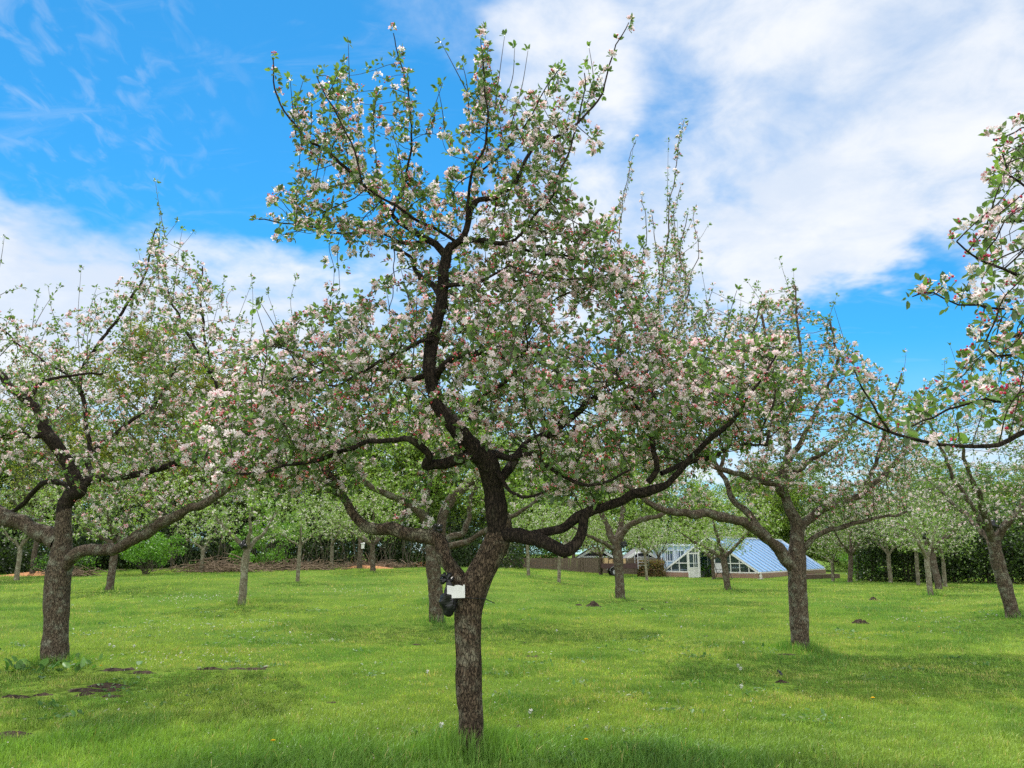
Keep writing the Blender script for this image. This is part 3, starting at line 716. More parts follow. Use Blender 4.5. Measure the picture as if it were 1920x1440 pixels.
    A = gappy(sample_outline(env, 6600, Y, 2.4, 0, 190), 1.1, .38)
    sh = []
    for p in ([(1250,420,.85),(1252,330,.85),(1253,265,.85)], [(1275,480,.8),(1310,450,.8),(1328,422,.8)], [(1365,640,.2),(1366,600,.2),(1364,560,.2)], [(1490,600,0),(1492,560,0),(1488,532,0)], [(1330,640,.2),(1320,600,.2),(1316,570,.2)], [(1170,380,.9),(1182,320,.9),(1188,265,.9)]):
        sh.append([at(a, c, Y+d) for a, c, d in p])
    grow_tree(root, limbs, A, (BARK_MOSS, BARK_MOSS), PAL_APPLE, size=1.3, fsize=1.05, step=.1, dk=.15, di=1.1, bloom=.66, openness=.56, spur_p=.68, nleaf=(4, 7), nflow=(5, 8), shoots=sh, nshoot=46, shoot_len=(.4, 1.1), trunk_sides=22, r_max=.026, twig_mat=BARK_GREY)
def edge_tree():
    """the nearest tree: its stem stands beyond the picture, its outer branches reach in"""
    b = on(4.35, 4.3); Y = 4.3
    root = thing('apple_tree', b, 'nearest apple tree whose long bare branch reaches in over the lawn with big pink buds', 'tree', G_APPLE)
    V = lambda p, r, g=True: ([np.array(q, float) for q in p], [x for x in r], g)
    P = lambda pts, g=True: px_limb(pts, Y, g)
    z = b[2]
    limbs = [
        V([(4.35,4.3,z-.1), (4.34,4.3,z+.3), (4.38,4.28,z+.9), (4.33,4.3,z+1.45), (4.2,4.3,z+1.9), (4.15,4.3,z+2.5), (4.2,4.3,z+3.2)], (.17,.14,.135,.14,.09,.06,.04), False),
        P([(2350,930,0,17), (2240,850,-.1,14), (2080,800,-.3,10), (1960,812,-.45,7), (1900,834,-.5,5.5), (1850,842,-.5,5), (1780,836,-.5,4.2), (1720,824,-.5,3.8), (1670,808,-.5,3.2), (1615,788,-.5,2.6), (1585,772,-.5,2)]),
        P([(1668,808,-.5,2.4), (1645,780,-.52,2.3), (1625,745,-.54,2.1), (1612,715,-.55,1.8), (1605,690,-.55,1.3)]),
        P([(1935,815,-.45,5), (1930,770,-.3,4), (1945,720,-.2,4), (1890,755,-.25,3), (1850,744,-.3,2.6), (1800,760,-.3,2.6), (1740,785,-.35,2), (1710,800,-.38,1.4)]),
        P([(2250,700,.1,9), (2100,620,.0,6), (1990,560,-.1,4.5), (1920,515,-.15,4), (1880,495,-.2,3.2), (1840,480,-.2,2.6), (1805,455,-.2,1.8)]),
        P([(1990,560,-.1,3.5), (1950,610,-.1,3), (1905,630,-.1,2.5), (1885,645,-.1,2), (1840,640,-.1,1.4)]),
        P([(2020,575,0,3.4), (1930,585,.05,2.6), (1860,583,.1,2.4), (1800,568,.1,2), (1750,545,.1,1.6), (1712,555,.1,1.2)]),
        P([(2060,560,.1,4), (1990,470,.1,3.4), (1940,420,.1,2.8), (1900,415,.1,2.2), (1850,425,.1,1.6)]),
        P([(2100,520,.2,5), (2000,420,.2,3.6), (1940,360,.2,3), (1890,330,.2,2.4), (1868,290,.2,1.8), (1852,258,.2,1.2)]),
        P([(2060,700,-.2,5), (1980,670,-.3,4), (1915,665,-.3,3.2), (1860,670,-.3,2.4), (1835,640,-.3,1.6)]),
    ]
    env = [(1905,830),(1840,790),(1780,770),(1710,800),(1700,760),(1790,700),(1820,640),(1840,600),(1760,580),(1700,555),(1760,530),(1830,540),(1800,470),(1800,440),(1850,450),(1840,390),(1880,380),(1850,290),(1845,255),(1880,260),(1920,210),(2000,180),(2200,150),(2500,250),(2600,600),(2400,820),(2100,820)]
    A = sample_outline(env, 3200, Y, 1.5, .1, 260)
    A = A[A[:, 1] > 3.0]
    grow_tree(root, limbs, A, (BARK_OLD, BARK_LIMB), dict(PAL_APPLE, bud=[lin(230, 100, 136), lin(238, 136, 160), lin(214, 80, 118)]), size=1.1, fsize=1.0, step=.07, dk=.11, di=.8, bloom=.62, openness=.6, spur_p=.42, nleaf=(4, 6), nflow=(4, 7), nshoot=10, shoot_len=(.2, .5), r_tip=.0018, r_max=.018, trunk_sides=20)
def back_tree():
    """tree straight behind the central one"""
    b = ground(819, 1166); Y = b[1]
    root = thing('apple_tree', b, 'apple tree with a scaly straight stem just behind the tree with the white card', 'tree', G_APPLE)
    L = lambda p, g=True: px_limb(p, Y, g)
    limbs = [
        L([(819,1174,0,17), (819,1160,0,14.5), (817,1110,0,14), (812,1060,0,14.5), (812,1030,0,14), (818,1010,0,11)], False),
        L([(818,1015,0,11), (805,985,-.1,10), (788,962,-.2,9), (768,945,-.3,7.5), (738,930,-.4,7), (700,915,-.6,5.5), (660,880,-.7,4), (620,830,-.8,2.5)]),
        L([(824,1012,0,10), (832,965,.1,10), (848,935,.2,9.5), (872,915,.35,8), (900,880,.5,7), (915,830,.6,5.5), (930,770,.7,4), (950,700,.8,2.5)]),
        L([(826,1025,0,7), (850,1022,-.1,6.5), (872,1016,-.25,6), (900,1002,-.4,5.5), (935,980,-.6,4.5), (990,950,-.8,3.5), (1050,900,-.9,2)]),
        L([(826,1020,0,6), (846,1006,.1,6), (868,1000,.2,5.5), (878,975,.3,5), (880,945,.4,4), (900,900,.5,3)]),
        L([(795,970,-.15,6), (800,930,0,5), (806,880,.1,4), (780,800,.2,3), (760,720,.3,2)]),
    ]
    env = [(560,900),(580,800),(640,700),(720,640),(850,620),(980,620),(1080,700),(1130,800),(1120,900),(1040,960),(940,970),(820,950),(700,960),(600,960)]
    A = sample_outline(env, 2300, Y, 2.5, .2, 170)
    grow_tree(root, limbs, A, (BARK_MOSS, BARK_MOSS), PAL_LIGHT, lo=True, size=1.5, fsize=.9, step=.13, dk=.2, di=1.3, bloom=.3, openness=.75, spur_p=.8, nshoot=40, shoot_len=(.5, 1.3), r_max=.03, trunk_sides=18, twig_mat=BARK_GREY)
def rear_tree():
    """straight dark tree with molehills beside it"""
    b = ground(1163, 1122); Y = b[1]
    root = thing('apple_tree', b, 'dark stemmed apple tree with two molehills beside its foot', 'tree', G_APPLE)
    L = lambda p, g=True: px_limb(p, Y, g)
    limbs = [
        L([(1164,1128,0,12), (1163,1118,0,9.5), (1161,1080,0,9), (1158,1040,0,9.5), (1156,1012,0,9)], False),
        L([(1158,1018,0,8), (1168,1000,-.1,6.5), (1185,982,-.3,5.5), (1215,972,-.5,5), (1240,965,-.7,4), (1290,940,-.9,2.5)]),
        L([(1154,1018,0,7), (1142,1000,.1,6.5), (1135,980,.2,5.5), (1120,950,.4,4.5), (1090,900,.6,3), (1060,850,.7,2)]),
        L([(1156,1014,0,6), (1164,985,.3,5), (1170,940,.5,4.5), (1175,880,.7,3.4), (1190,800,.8,2)]),
        L([(1152,1030,0,4), (1130,1018,-.4,3.6), (1105,1005,-.8,3), (1070,985,-1,2)]),
    ]
    env = [(980,960),(1000,880),(1050,810),(1120,760),(1200,750),(1280,790),(1340,860),(1350,930),(1290,965),(1200,975),(1100,975)]
    A = sample_outline(env, 1500, Y, 2.8, .2, 130)
    grow_tree(root, limbs, A, (BARK_MOSS, BARK_MOSS), PAL_LIGHT, lo=True, size=1.7, fsize=.85, step=.16, dk=.26, di=1.6, bloom=.25, openness=.8, spur_p=.85, nshoot=40, shoot_len=(.5, 1.4), r_max=.03, trunk_sides=14, twig_mat=BARK_GREY)
PAL_LIGHT = dict(leaf=[lin(118, 150, 58), lin(134, 164, 68), lin(148, 172, 82), lin(118, 144, 72)], petal=[(.84, .82, .78), (.82, .80, .78), (.84, .76, .75)], bud=[lin(232, 160, 160), lin(236, 190, 184)])
PAL_YOUNG = dict(leaf=[lin(112, 144, 64), lin(132, 160, 78), lin(146, 168, 92), lin(116, 138, 80)], petal=[(.84, .83, .78), (.82, .81, .78)], bud=[lin(232, 190, 180)])
side_tree(); path_tree(); edge_tree(); back_tree(); rear_tree()

# ------------------------------------------------------------------ the rest of the orchard, copied from a few models
def model_tree(seed, h, rad, tr, fork, lean, nl, pal, bark, spread=.75, size=1.8, bloom=.32, n=2100, flat=.6):
    global rng
    keep = rng; rng = np.random.default_rng(seed)
    root = thing('apple_tree', (0, 0, 0), 'model', 'tree', G_APPLE)
    tp = np.array((lean[0], lean[1], fork))
    limbs = [([(0,0,-.15), (0,0,.02), tp*.33, tp*.7 + np.array((rng.normal()*.02, 0, 0)), tp], [tr*1.3, tr*1.08, tr, tr*.97, tr*.95], False)]
    a0 = rng.uniform(0, 2*pi)
    for k in range(nl):
        a = a0 + k*2*pi/nl + rng.normal()*.25; up = rng.uniform(.35, .75) if k else 1.3
        d = np.array((cos(a)*spread, sin(a)*spread, up)); d /= np.linalg.norm(d); L = rad*rng.uniform(.75, .95)
        p = [tp - np.array((0, 0, .06)), tp + d*L*.18, tp + d*L*.45 + np.array((0, 0, rng.uniform(-.1, .1))), tp + d*L*.72 + np.array((0, 0, .12)), tp + d*L + np.array((0, 0, .35))]
        r = tr*rng.uniform(.55, .72); limbs.append((p, [r, r*.85, r*.6, r*.4, r*.15], True))
    q = unit(rng.normal(size=(n*2, 3)))*(rng.random((n*2, 1))**.45); c = np.array((lean[0], lean[1], fork + (h-fork)*.5))
    A = q*np.array((rad, rad, (h-fork)*.55)) + c
    r2 = np.hypot(A[:, 0]-lean[0], A[:, 1]-lean[1])/rad
    A = A[(A[:, 2] > fork + .1 + (.25-.5*r2)*flat*.3) & (noise3(A*.9+seed) > .36)][:n]
    grow_tree(root, limbs, A, (bark, bark), pal, lo=True, size=size, fsize=.85, step=.17, dk=.27, di=1.7, bloom=bloom, openness=.85, spur_p=.85, nshoot=22, shoot_len=(.4, 1.1), r_max=tr*.35, trunk_sides=12, twig_mat=BARK_GREY, nleaf=(5, 7))
    rng = keep
    return root
M_OLD = [model_tree(31, 5.2, 3.3, .15, 1.75, (.08, 0), 4, PAL_LIGHT, BARK_MOSS), model_tree(32, 5.0, 3.1, .17, 1.6, (-.12, .05), 5, PAL_LIGHT, BARK_MOSS)]
M_BLM = model_tree(35, 5.7, 3.5, .15, 1.75, (-.22, .05), 5, PAL_APPLE, BARK_MOSS, size=1.6, bloom=.6, n=2600)
M_YNG = [model_tree(41, 4.1, 1.9, .105, 1.45, (.05, 0), 3, PAL_YOUNG, BARK_PALE, .6, n=1000), model_tree(42, 3.9, 1.7, .085, 1.55, (-.08, 0), 4, PAL_YOUNG, BARK_PALE, .75, n=900),
         model_tree(43, 4.3, 2.1, .11, 1.3, (.0, .05), 2, PAL_YOUNG, BARK_PALE, .8, n=1000)]
used = set()
def orchard(px, py, model, rz, sc, label, Yfix=None):
    if Yfix is None: p = ground(px, py)
    else: p = at(px, py, Yfix); p[2] = float(H(p[0], p[1]))
    if model.name in used: copy_tree(model, p, rz, sc, label)
    else:
        used.add(model.name); model.location = p; model.rotation_euler = (0, 0, rz); model.scale = (sc,)*3; model['label'] = label
    return p
O1, O2 = M_OLD; Y1, Y2, Y3 = M_YNG
orchard(453, 1133, Y1, .3, 1.12, 'pale barked young apple tree with a black tie in its fork on open grass')
orchard(205, 1106, O1, 1.0, .95, 'apple tree seen under the arching low limb of the thick mossy-footed tree')
orchard(558, 1090, Y2, 2.0, 1.0, 'slender single stemmed young apple tree before the dark wood')
orchard(377, 1073, Y3, .2, .95, 'pale young apple tree forking low in front of the brush pile')
orchard(622, 1065, Y3, 1.8, 1.1, 'white barked young apple tree with a wide V fork beside the wood chips')
orchard(31, 1088, Y1, 2.9, 1.05, 'three armed young apple tree in front of a grey woodland trunk')
orchard(991, 1079, Y2, .9, 1.05, 'young apple tree with a bent top in front of the sandy heap')
orchard(1048, 1092, Y2, 4.0, .95, 'thin leaning apple sapling with lichen on its stem out on the open lawn')
orchard(952, 1064, Y1, 4.3, .9, 'slim straight apple tree by the wood chip heaps, farthest back of the row')
orchard(1126, 1078, O2, 2.2, .85, 'brown apple tree standing before the parked trailer')
orchard(1213, 1088, Y2, 5.4, 1.0, 'thin pale apple sapling in front of the black gabled shed')
orchard(1238, 1080, O1, 2.7, .8, 'apple tree in front of the russet beech hedge')
orchard(1365, 1106, O2, 0.4, .9, 'small apple tree with level arms standing in front of the glasshouse door')
orchard(1338, 1086, O1, 4.4, .72, 'slim apple tree right at the glasshouse doorway')
orchard(1594, 1092, M_BLM, 3.6, .9, 'stout apple tree with a broad fork at the end of the glasshouse')
orchard(1562, 1090, Y3, 5.0, .85, 'crooked thin apple tree beside the low retaining wall')
orchard(1670, 1093, Y1, 5.3, 1.1, 'leaning apple tree with a grey fork before the dark hedge')
orchard(1722, 1097, Y2, 3.3, 1.1, 'thin leaning apple sapling in front of the dark hedge')
orchard(1745, 1116, Y1, .8, 1.0, 'slim lichen covered apple tree paired with a thicker brown one')
orchard(1761, 1105, M_BLM, 5.1, 1.0, 'thick brown apple trunk close behind the slim lichen covered one')
orchard(1772, 1100, Y3, 3.9, .9, 'grey forked apple tree showing from behind the thick brown trunk')
orchard(1900, 1157, M_BLM, .2, 1.0, 'leaning brown apple tree with a black tie at its fork, at the grassy bank')
orchard(700, 1056, O2, 1.3, .9, 'leafy apple tree at the edge of the dark wood behind the chips', 44)
orchard(1075, 1062, O1, 5.6, .95, 'leafy apple tree rising behind the board fence', 62)
# ------------------------------------------------------------------ woodland behind, shrubs and hedges
def leaf_cloud(acc, P, size, cols, updir=.5, tplx=T_WLEAF):
    m = len(P); d = unit(rng.normal(size=(m, 3)) + np.array((0, 0, -.15))); nrm = np.array((0, 0, 1.))*updir*2 + rng.normal(size=(m, 3))
    c = np.array(cols)[rng.integers(0, len(cols), m)]*rng.uniform(.75, 1.25, (m, 1))
    acc.inst(tplx, frames(d, nrm, rng.uniform(.6, 1.3, m)*size), P, c)
def clump_points(centers, radii, per, squash=.7):
    P = []
    for c, r in zip(centers, radii):
        q = unit(rng.normal(size=(per, 3)))*(rng.random((per, 1))**.4)*r; q[:, 2] *= squash; P.append(q + c)
    return np.vstack(P)
WOODG = 'woodland trees behind the orchard'
def wood_model(seed, h, rad, tr, clear, cols, per, nc, size, bare=False):
    global rng
    keep = rng; rng = np.random.default_rng(seed)
    root = thing('woodland_tree', (0, 0, 0), 'model', 'tree', WOODG)
    t = Acc(); m = 9; z = np.linspace(-.2, h*.93, m); p = np.stack([np.cumsum(rng.normal(size=m)*.06*tr*4), np.cumsum(rng.normal(size=m)*.06*tr*4), z], 1)
    t.tube(p, tr*np.linspace(1.15, .1, m), 9, rough=.12); t.build('trunk', BARK_MOSS, root)
    b, f = Acc(), Acc(); cs, rs = [], []
    for k in range(nc):
        zz = rng.uniform(clear, h*.97); f_ = (zz-clear)/(h-clear); rr = rad*(.25 + .95*sin(pi*min(1, .18+f_*.8)))*rng.uniform(.45, 1)
        a = rng.uniform(0, 2*pi); o = np.array((p[min(m-1, int(zz/h*m)), 0], p[min(m-1, int(zz/h*m)), 1], 0))
        e = o + np.array((cos(a)*rr, sin(a)*rr, zz)); s = o + np.array((0, 0, max(clear*.7, zz - rr*rng.uniform(.5, 1.1))))
        line, r_ = smooth_line([s, s*.45+e*.55 + np.array((0, 0, -.05*rr)), e], [tr*.28, tr*.16, .012], .5)
        b.tube(line, r_, 5, cap=False)
        for q in range(9 if bare else 3):
            s2 = line[rng.integers(len(line)//2, len(line))]; e2 = s2 + unit(rng.normal(size=3) + np.array((0, 0, .7)))*rad*rng.uniform(.2, .5)
            b.tube(np.array([s2, (s2+e2)/2 + rng.normal(size=3)*.05, e2]), [.02, .013, .006], 4, cap=False); 
            cs.append(e2); rs.append(rad*rng.uniform(.12, .24))
        cs.append(e); rs.append(rad*rng.uniform(.2, .36))
    b.build('branches', BARK_GREY, root)
    if per:
        leaf_cloud(f, clump_points(np.array(cs), rs, per), size, cols); f.build('crown', LEAF_WOOD, root)
    rng = keep; return root
C_FRESH = [lin(104, 134, 44), lin(124, 150, 56), lin(92, 120, 44), lin(138, 158, 70)]
C_YEL = [lin(138, 146, 60), lin(150, 152, 70), lin(122, 132, 54), lin(112, 128, 50)]
C_DARK = [lin(34, 50, 24), lin(44, 62, 28), lin(28, 42, 22), lin(58, 78, 34)]
W1 = wood_model(51, 13, 3.6, .2, 3.2, C_YEL, 120, 60, .16); W2 = wood_model(52, 10, 3.8, .18, 2.4, C_FRESH, 150, 70, .16)
W3 = wood_model(53, 8.5, 3.6, .16, 1.6, C_FRESH, 150, 70, .15); W4 = wood_model(54, 14, 3.0, .16, 5, C_YEL, 10, 60, .12, True)
W5 = wood_model(55, 7.5, 3.2, .16, .5, C_DARK, 220, 80, .14)
wused = set()
def wood(px, Y, model, sc, rz, label):
    p = at(px, 1040, Y); p[2] = float(H(p[0], p[1])) - .1
    if model.name in wused: copy_tree(model, p, rz, sc, label, WOODG)
    else: wused.add(model.name); model.location = p; model.rotation_euler = (0, 0, rz); model.scale = (sc,)*3; model['label'] = label
for a in [(10, 58, W4, 1.15, 0, 'bare twiggy tall tree showing grey above the white clouded skyline'), (67, 41, W4, .8, 1, 'thick grey woodland trunk at the edge of the dark wood'),
          (265, 56, W1, 1.36, 0, 'tall yellow green tree topping the wood behind the arching limb'), (345, 60, W1, 1.2, 2, 'yellow green tree half hidden beside the tallest woodland tree'),
          (140, 60, W2, 1.1, 1, 'broad fresh green tree over the brambles in the wood'), (-60, 55, W2, 1.1, 3, 'green tree at the very end of the wood'),
          (440, 57, W2, 1.05, 4, 'fresh green tree behind the black tied sapling'), (540, 60, W3, 1.1, 1, 'low spreading green tree behind the slender single stemmed sapling'),
          (640, 62, W2, 1.0, 5.2, 'green woodland tree above the white barked V forked sapling'), (740, 60, W3, 1.4, 2.2, 'leafy tree in the wood beside the brown post'),
          (850, 64, W3, 1.5, 4.1, 'leafy tree behind the sandy chip heap'), (960, 72, W2, 1.0, 2.7, 'fresh green tree rising above the end of the board fence'),
          (1060, 74, W3, 1.4, .4, 'round fresh green tree behind the board fence'), (1150, 80, W2, 1.1, 1.9, 'bright green tree behind the black gabled shed'),
          (1235, 84, W3, 1.35, 5.6, 'bright green tree behind the pale blue hut'), (1320, 88, W2, .85, .8, 'green tree behind the ridge of the glasshouse'),
          (1425, 82, W2, 1.05, 2.9, 'pale green tree over the ridge of the blue roof'), (1500, 76, W3, 1.15, 1.2, 'round green tree right behind the tufted apple trunk'), (1760, 60, W3, .95, 4.0, 'pale green tree over the middle of the dark hedge'),
          (1850, 58, W2, .75, .7, 'green tree over the thin end of the dark hedge'), (1950, 54, W3, .85, 2.4, 'green tree past the leaning brown apple tree'),
          (1560, 74, W3, .8, 3.3, 'low green tree seen past the far end of the glasshouse'), (1640, 56, W3, .72, 2.0, 'light green tree behind the dark hedge'),
          (200, 50, W5, 0.47, 1, 'dark evergreen bush tree under the wood edge'), (20, 47, W5, 0.44, 2.2, 'dark evergreen behind the three armed young tree'), (430, 53, W5, 0.49, 3, 'dark evergreen behind the black tied sapling'),
          (590, 56, W5, 0.47, 4.4, 'dark evergreen behind the V forked sapling'), (720, 57, W5, 0.47, 5.5, 'dark evergreen behind the brown post'), (860, 60, W5, 0.42, .6, 'dark evergreen above the sandy chip heap'),
          (320, 53, W5, 0.47, 5.1, 'dark evergreen behind the bright green shrub'), (-90, 47, W5, 0.52, 3.7, 'dark evergreen at the very end of the wood')]:
    wood(*a)
def undergrowth():
    a = Acc(); s = Acc()
    px = rng.uniform(-260, 980, 90000); Y = rng.uniform(0, 1, 90000)**1.2*11
    base = 40.5 + 15*sstep(-200, 700, px)*.8
    Y = Y + base; x = (px-960)/FPX*Y
    top = 1.4 + 3.2*noise2(x, Y, .22, 4)**1.3*2 * sstep(0, 3.5, Y-base) 
    z = H(x, Y) + rng.random(90000)*top
    keep = noise3(np.stack([x*.8, Y*.8, z*1.1], 1)) > .33
    P = np.stack([x, Y, z], 1)[keep]
    leaf_cloud(a, P, .17, C_DARK)
    tag(a.build('undergrowth', LEAF_WOOD), 'tangled dark green undergrowth filling the foot of the wood', 'undergrowth', kind='stuff')
    for k in range(150):
        q = rng.uniform(300, 880); y = 44 + 9*(q-300)/580 + rng.uniform(-1, 2); p = np.array(on((q-960)/FPX*y, y, -.05)); h = rng.uniform(1, 3.2); d = np.array((rng.normal()*.3, rng.normal()*.2, 1))
        s.tube(np.array([p, p+d*h*.5+rng.normal(size=3)*.1, p+d*h]), [.02, .014, .006], 4, cap=False)
    tag(s.build('coppice_stems', BARK_GREY), 'thin bare upright coppice stems along the edge of the dark wood', 'stems', kind='stuff')
undergrowth()
def shrub(px, Y, h, rad, cols, label, n=26, per=170, size=.11, name='shrub', cat='shrub'):
    p = np.array(on((px-960)/FPX*Y, Y)); root = thing(name, p, label, cat)
    st, lf = Acc(), Acc(); cs = []; rs = []
    for k in range(n):
        e = unit(rng.normal(size=3)*np.array((1, 1, .7)))*rng.uniform(.4, 1)*np.array((rad, rad, h*.5)) + np.array((0, 0, h*.52)); e[2] = max(.15, e[2])
        st.tube(np.array([(rng.normal()*.08, rng.normal()*.08, -.05), e*np.array((.5, .5, .6)), e]), [.02, .012, .005], 4, cap=False); cs.append(e); rs.append(rad*rng.uniform(.22, .4))
    leaf_cloud(lf, clump_points(np.array(cs), rs, per), size, cols)
    st.build('stems', BARK_GREY, root); lf.build('foliage', LEAF_WOOD, root)
C_BRIGHT = [lin(96, 142, 48), lin(112, 158, 58), lin(84, 126, 44)]
shrub(292, 41, 2.5, 1.7, C_BRIGHT, 'bright green shrub at the wood edge under the arching low limb')
shrub(520, 47, 4.2, 1.9, C_BRIGHT, 'tall sunlit green shrub behind the pale sapling with the black tie')
shrub(460, 44.5, 1.9, .9, C_BRIGHT, 'small sunlit shrub low behind the pale sapling with the black tie', 14, 120)
shrub(150, 40.5, 1.3, 1.5, C_DARK + C_BRIGHT, 'low bramble mound left of the arching limb', 18, 150)
shrub(1000, 66, 2.6, 2.2, C_DARK + C_BRIGHT, 'green bush beside the end of the board fence')
shrub(1590, 50, 2.0, 1.5, C_BRIGHT, 'leafy bush at the far corner of the glasshouse', 18, 120)
def hedge():
    root = thing('hedge', on(22, 43), 'tall dark evergreen hedge along the far side of the lawn', 'hedge')
    a, s = Acc(), Acc(); o = np.array(on(22, 43)); n = 110000
    A_, B_ = np.array((20.6, 47.5)), np.array((41.0, 35.0)); u = np.concatenate([rng.random(n), rng.random(0)]); w = rng.normal(size=n)*1.1+.5
    xy = A_ + (B_-A_)*u[:, None] + np.array((.4, .9))*w[:, None]
    top = 1.6 + 4.2*noise2(xy[:, 0], xy[:, 1], .4, 2); z = rng.random(n)**.9*top
    keep = (noise3(np.stack([xy[:, 0]*1.2, xy[:, 1]*1.2, z*1.3], 1)) > .3) & ((z > .9) | (rng.random(n) < .75))
    P = np.stack([xy[:, 0], xy[:, 1], z + H(xy[:, 0], xy[:, 1])], 1)[keep] - o
    leaf_cloud(a, P, .14, C_DARK + [lin(84, 112, 50)])
    for k in range(100):
        q = A_ + (B_-A_)*rng.random(); b = np.array((q[0], q[1], float(H(q[0], q[1])))) - o
        s.tube(np.array([b, b + (rng.normal()*.2, rng.normal()*.2, 1.6), b + (rng.normal()*.4, rng.normal()*.3, 3.0)]), [.04, .03, .012], 5, cap=False)
    a.build('foliage', LEAF_WOOD, root); s.build('stems', BARK_GREY, root)
hedge()
def heap(px, py, w, h, d, mat, label, cat, name, seed, Y=None, group=None, chips=None):
    p = ground(px, py) if Y is None else np.array(on((px-960)/FPX*Y, Y))
    a = Acc(); n, m = 22, 28
    for_r = np.linspace(0, 1, n); th = np.arange(m)*2*pi/m
    Rr, T = np.meshgrid(for_r, th, indexing='ij')
    edge = 1 + 1.1*(noise2(np.cos(T)*2.2, np.sin(T)*2.2, 1.0, seed)-.5)
    x = Rr*np.cos(T)*w*edge; y = Rr*np.sin(T)*d*edge
    z = h*(np.cos(Rr*pi)*.5+.5)*(.55+.9*noise2(x/w*2.5, y/d*2.5, 1.0, seed+3)) + .45*h*(noise2(x, y, 14/max(w, .4), seed+5)-.5)*(1-Rr**3) - .03
    i, j = np.meshgrid(np.arange(n-1), np.arange(m), indexing='ij'); j2 = (j+1) % m
    L = np.stack([i*m+j, (i+1)*m+j, (i+1)*m+j2, i*m+j2], -1).ravel()
    a.add(np.stack([x, y, z], -1).reshape(-1, 3), L, [4]*((n-1)*m))
    o = a.build(name, mat); o.location = p; tag(o, label, cat, group); return o
HILLS = []
def molehills():
    G = 'molehills on the lawn'
    for k, (px, py, w, h, lb) in enumerate([(1112, 1137, .3, .10, 'larger dark molehill beside the dark stemmed tree'), (1084, 1135, .22, .05, 'flat dark molehill left of a larger one near the dark stemmed tree'),
        (1247, 1130, .14, .04, 'tiny molehill on the grass before the glasshouse'), (1612, 1169, .26, .08, 'dark molehill with dandelions on the grass by the bank'), (1637, 1125, .24, .07, 'dark molehill far out on the lawn toward the hedge'),
        (780, 1209, .17, .03, 'flat grey molehill between the two middle trunks'), (1000, 1231, .2, .03, 'flattened brown molehill on open grass beside the central trunk'), (985, 1205, .15, .025, 'faint flat molehill just beyond the flattened brown one'),
        (1322, 1193, .16, .03, 'faint earth mound on the mown grass before the tufted tree'), (1205, 1143, .13, .04, 'small dark molehill in the shade of the dark stemmed tree'), (620, 1318, .12, .03, 'little bare earth mound in the long grass'),
        (1180, 1118, .18, .03, 'earth scrape at the foot of the dark stemmed tree'), (968, 1362, .14, .03, 'dark earth hole in long grass near the central trunk')]):
        HILLS.append((px, py, w, w*.8)); heap(px, py, w, h*1.6, w*.8, SOIL, lb, 'molehill', 'molehill', 10+k, group=G)
molehills()
soilp = [(1478, 1228, .34, .2), (1075, 1315, .12, .1), (1465, 1280, .2, .1), (20, 1378, .4, .2)]
for cx, cy, sx, sy, n in ((205, 1288, 55, 12, 9), (225, 1258, 50, 7, 6), (60, 1305, 45, 8, 4), (440, 1256, 70, 4, 6)):
    soilp += [(cx+rng.normal()*sx*.6, cy+rng.normal()*sy*.6, rng.uniform(.16, .42), rng.uniform(.1, .24)) for _ in range(n)]
for k, (px, py, w, d) in enumerate(soilp):
    o = heap(px, py, w, .05, d, SOIL, None, None, 'bare_soil_ground', 40+k); tag(o, kind='structure')
heap(790, 1062, 3.6, .3, 1.2, CHIPS, 'long low heap of orange brown wood chips before the dark wood', 'wood chips', 'wood_chip_heap', 61)
heap(860, 1060, 1.7, .75, 1.0, CHIPS, 'sandy orange chip heap showing between the forked limbs', 'wood chips', 'wood_chip_heap', 62)
heap(1022, 1060, 2.2, .9, 1.2, CHIPS, 'tallest chip heap, beside the board fence', 'wood chips', 'wood_chip_heap', 63)
heap(690, 1066, 2.0, .22, 1.0, CHIPS, 'low scatter of wood chips by the V forked sapling', 'wood chips', 'wood_chip_heap', 64)
heap(60, 1079, 1.6, .22, .8, CHIPS, 'small chip heap behind the thick mossy-footed trunk', 'wood chips', 'wood_chip_heap', 65)
def brush(px, Y, w, h, n, label):
    a = Acc(); p0 = np.array(on((px-960)/FPX*Y, Y))
    for k in range(n):
        c = np.array((rng.normal()*w*.45, rng.normal()*.5, abs(rng.normal())*h*.4)); d = unit(rng.normal(size=3)*np.array((1, .6, .28)))*rng.uniform(.4, 1.3)
        a.tube(np.array([c-d*.5, c+rng.normal(size=3)*.05, c+d*.5]), [.02, .016, .006], 4, cap=False)
    o = a.build('brush_pile', plain('dead_branch_%d' % px, lin(122, 104, 84), .9, var=.35, scale=3)); o.location = p0; tag(o, label, 'brush pile', kind='stuff')
brush(430, 43, 2.6, .6, 420, 'pile of dead brown branches behind the low forking sapling'); brush(560, 46, 3.0, .5, 420, 'russet brushwood heaped along the wood edge'); brush(165, 40, 1.2, .4, 120, 'few dead sticks by the low bramble mound')
brush(700, 50, 3, .45, 300, 'dead twigs heaped at the foot of the brown post')
# brown post with a nest box
p = on((682-960)/FPX*48, 48); r_ = thing('nest_box_post', p, 'brown post carrying a small pale nest box at the wood edge', 'post')
a = Acc(); a.tube(np.array([(0,0,-.1), (0,0,.6), (.02,0,1.3), (.02,0,2.0)]), [.17, .16, .155, .15], 10, rough=.1); a.build('post', BARK_MOSS, r_)
a = Acc(); a.smooth = False; a.box((.17, -.12, 1.35), (.16, .2, .3)); a.bar((.17, -.26, 1.5), (.17, .03, 1.55), .24, .03); a.build('nest_box', WHITE, r_)

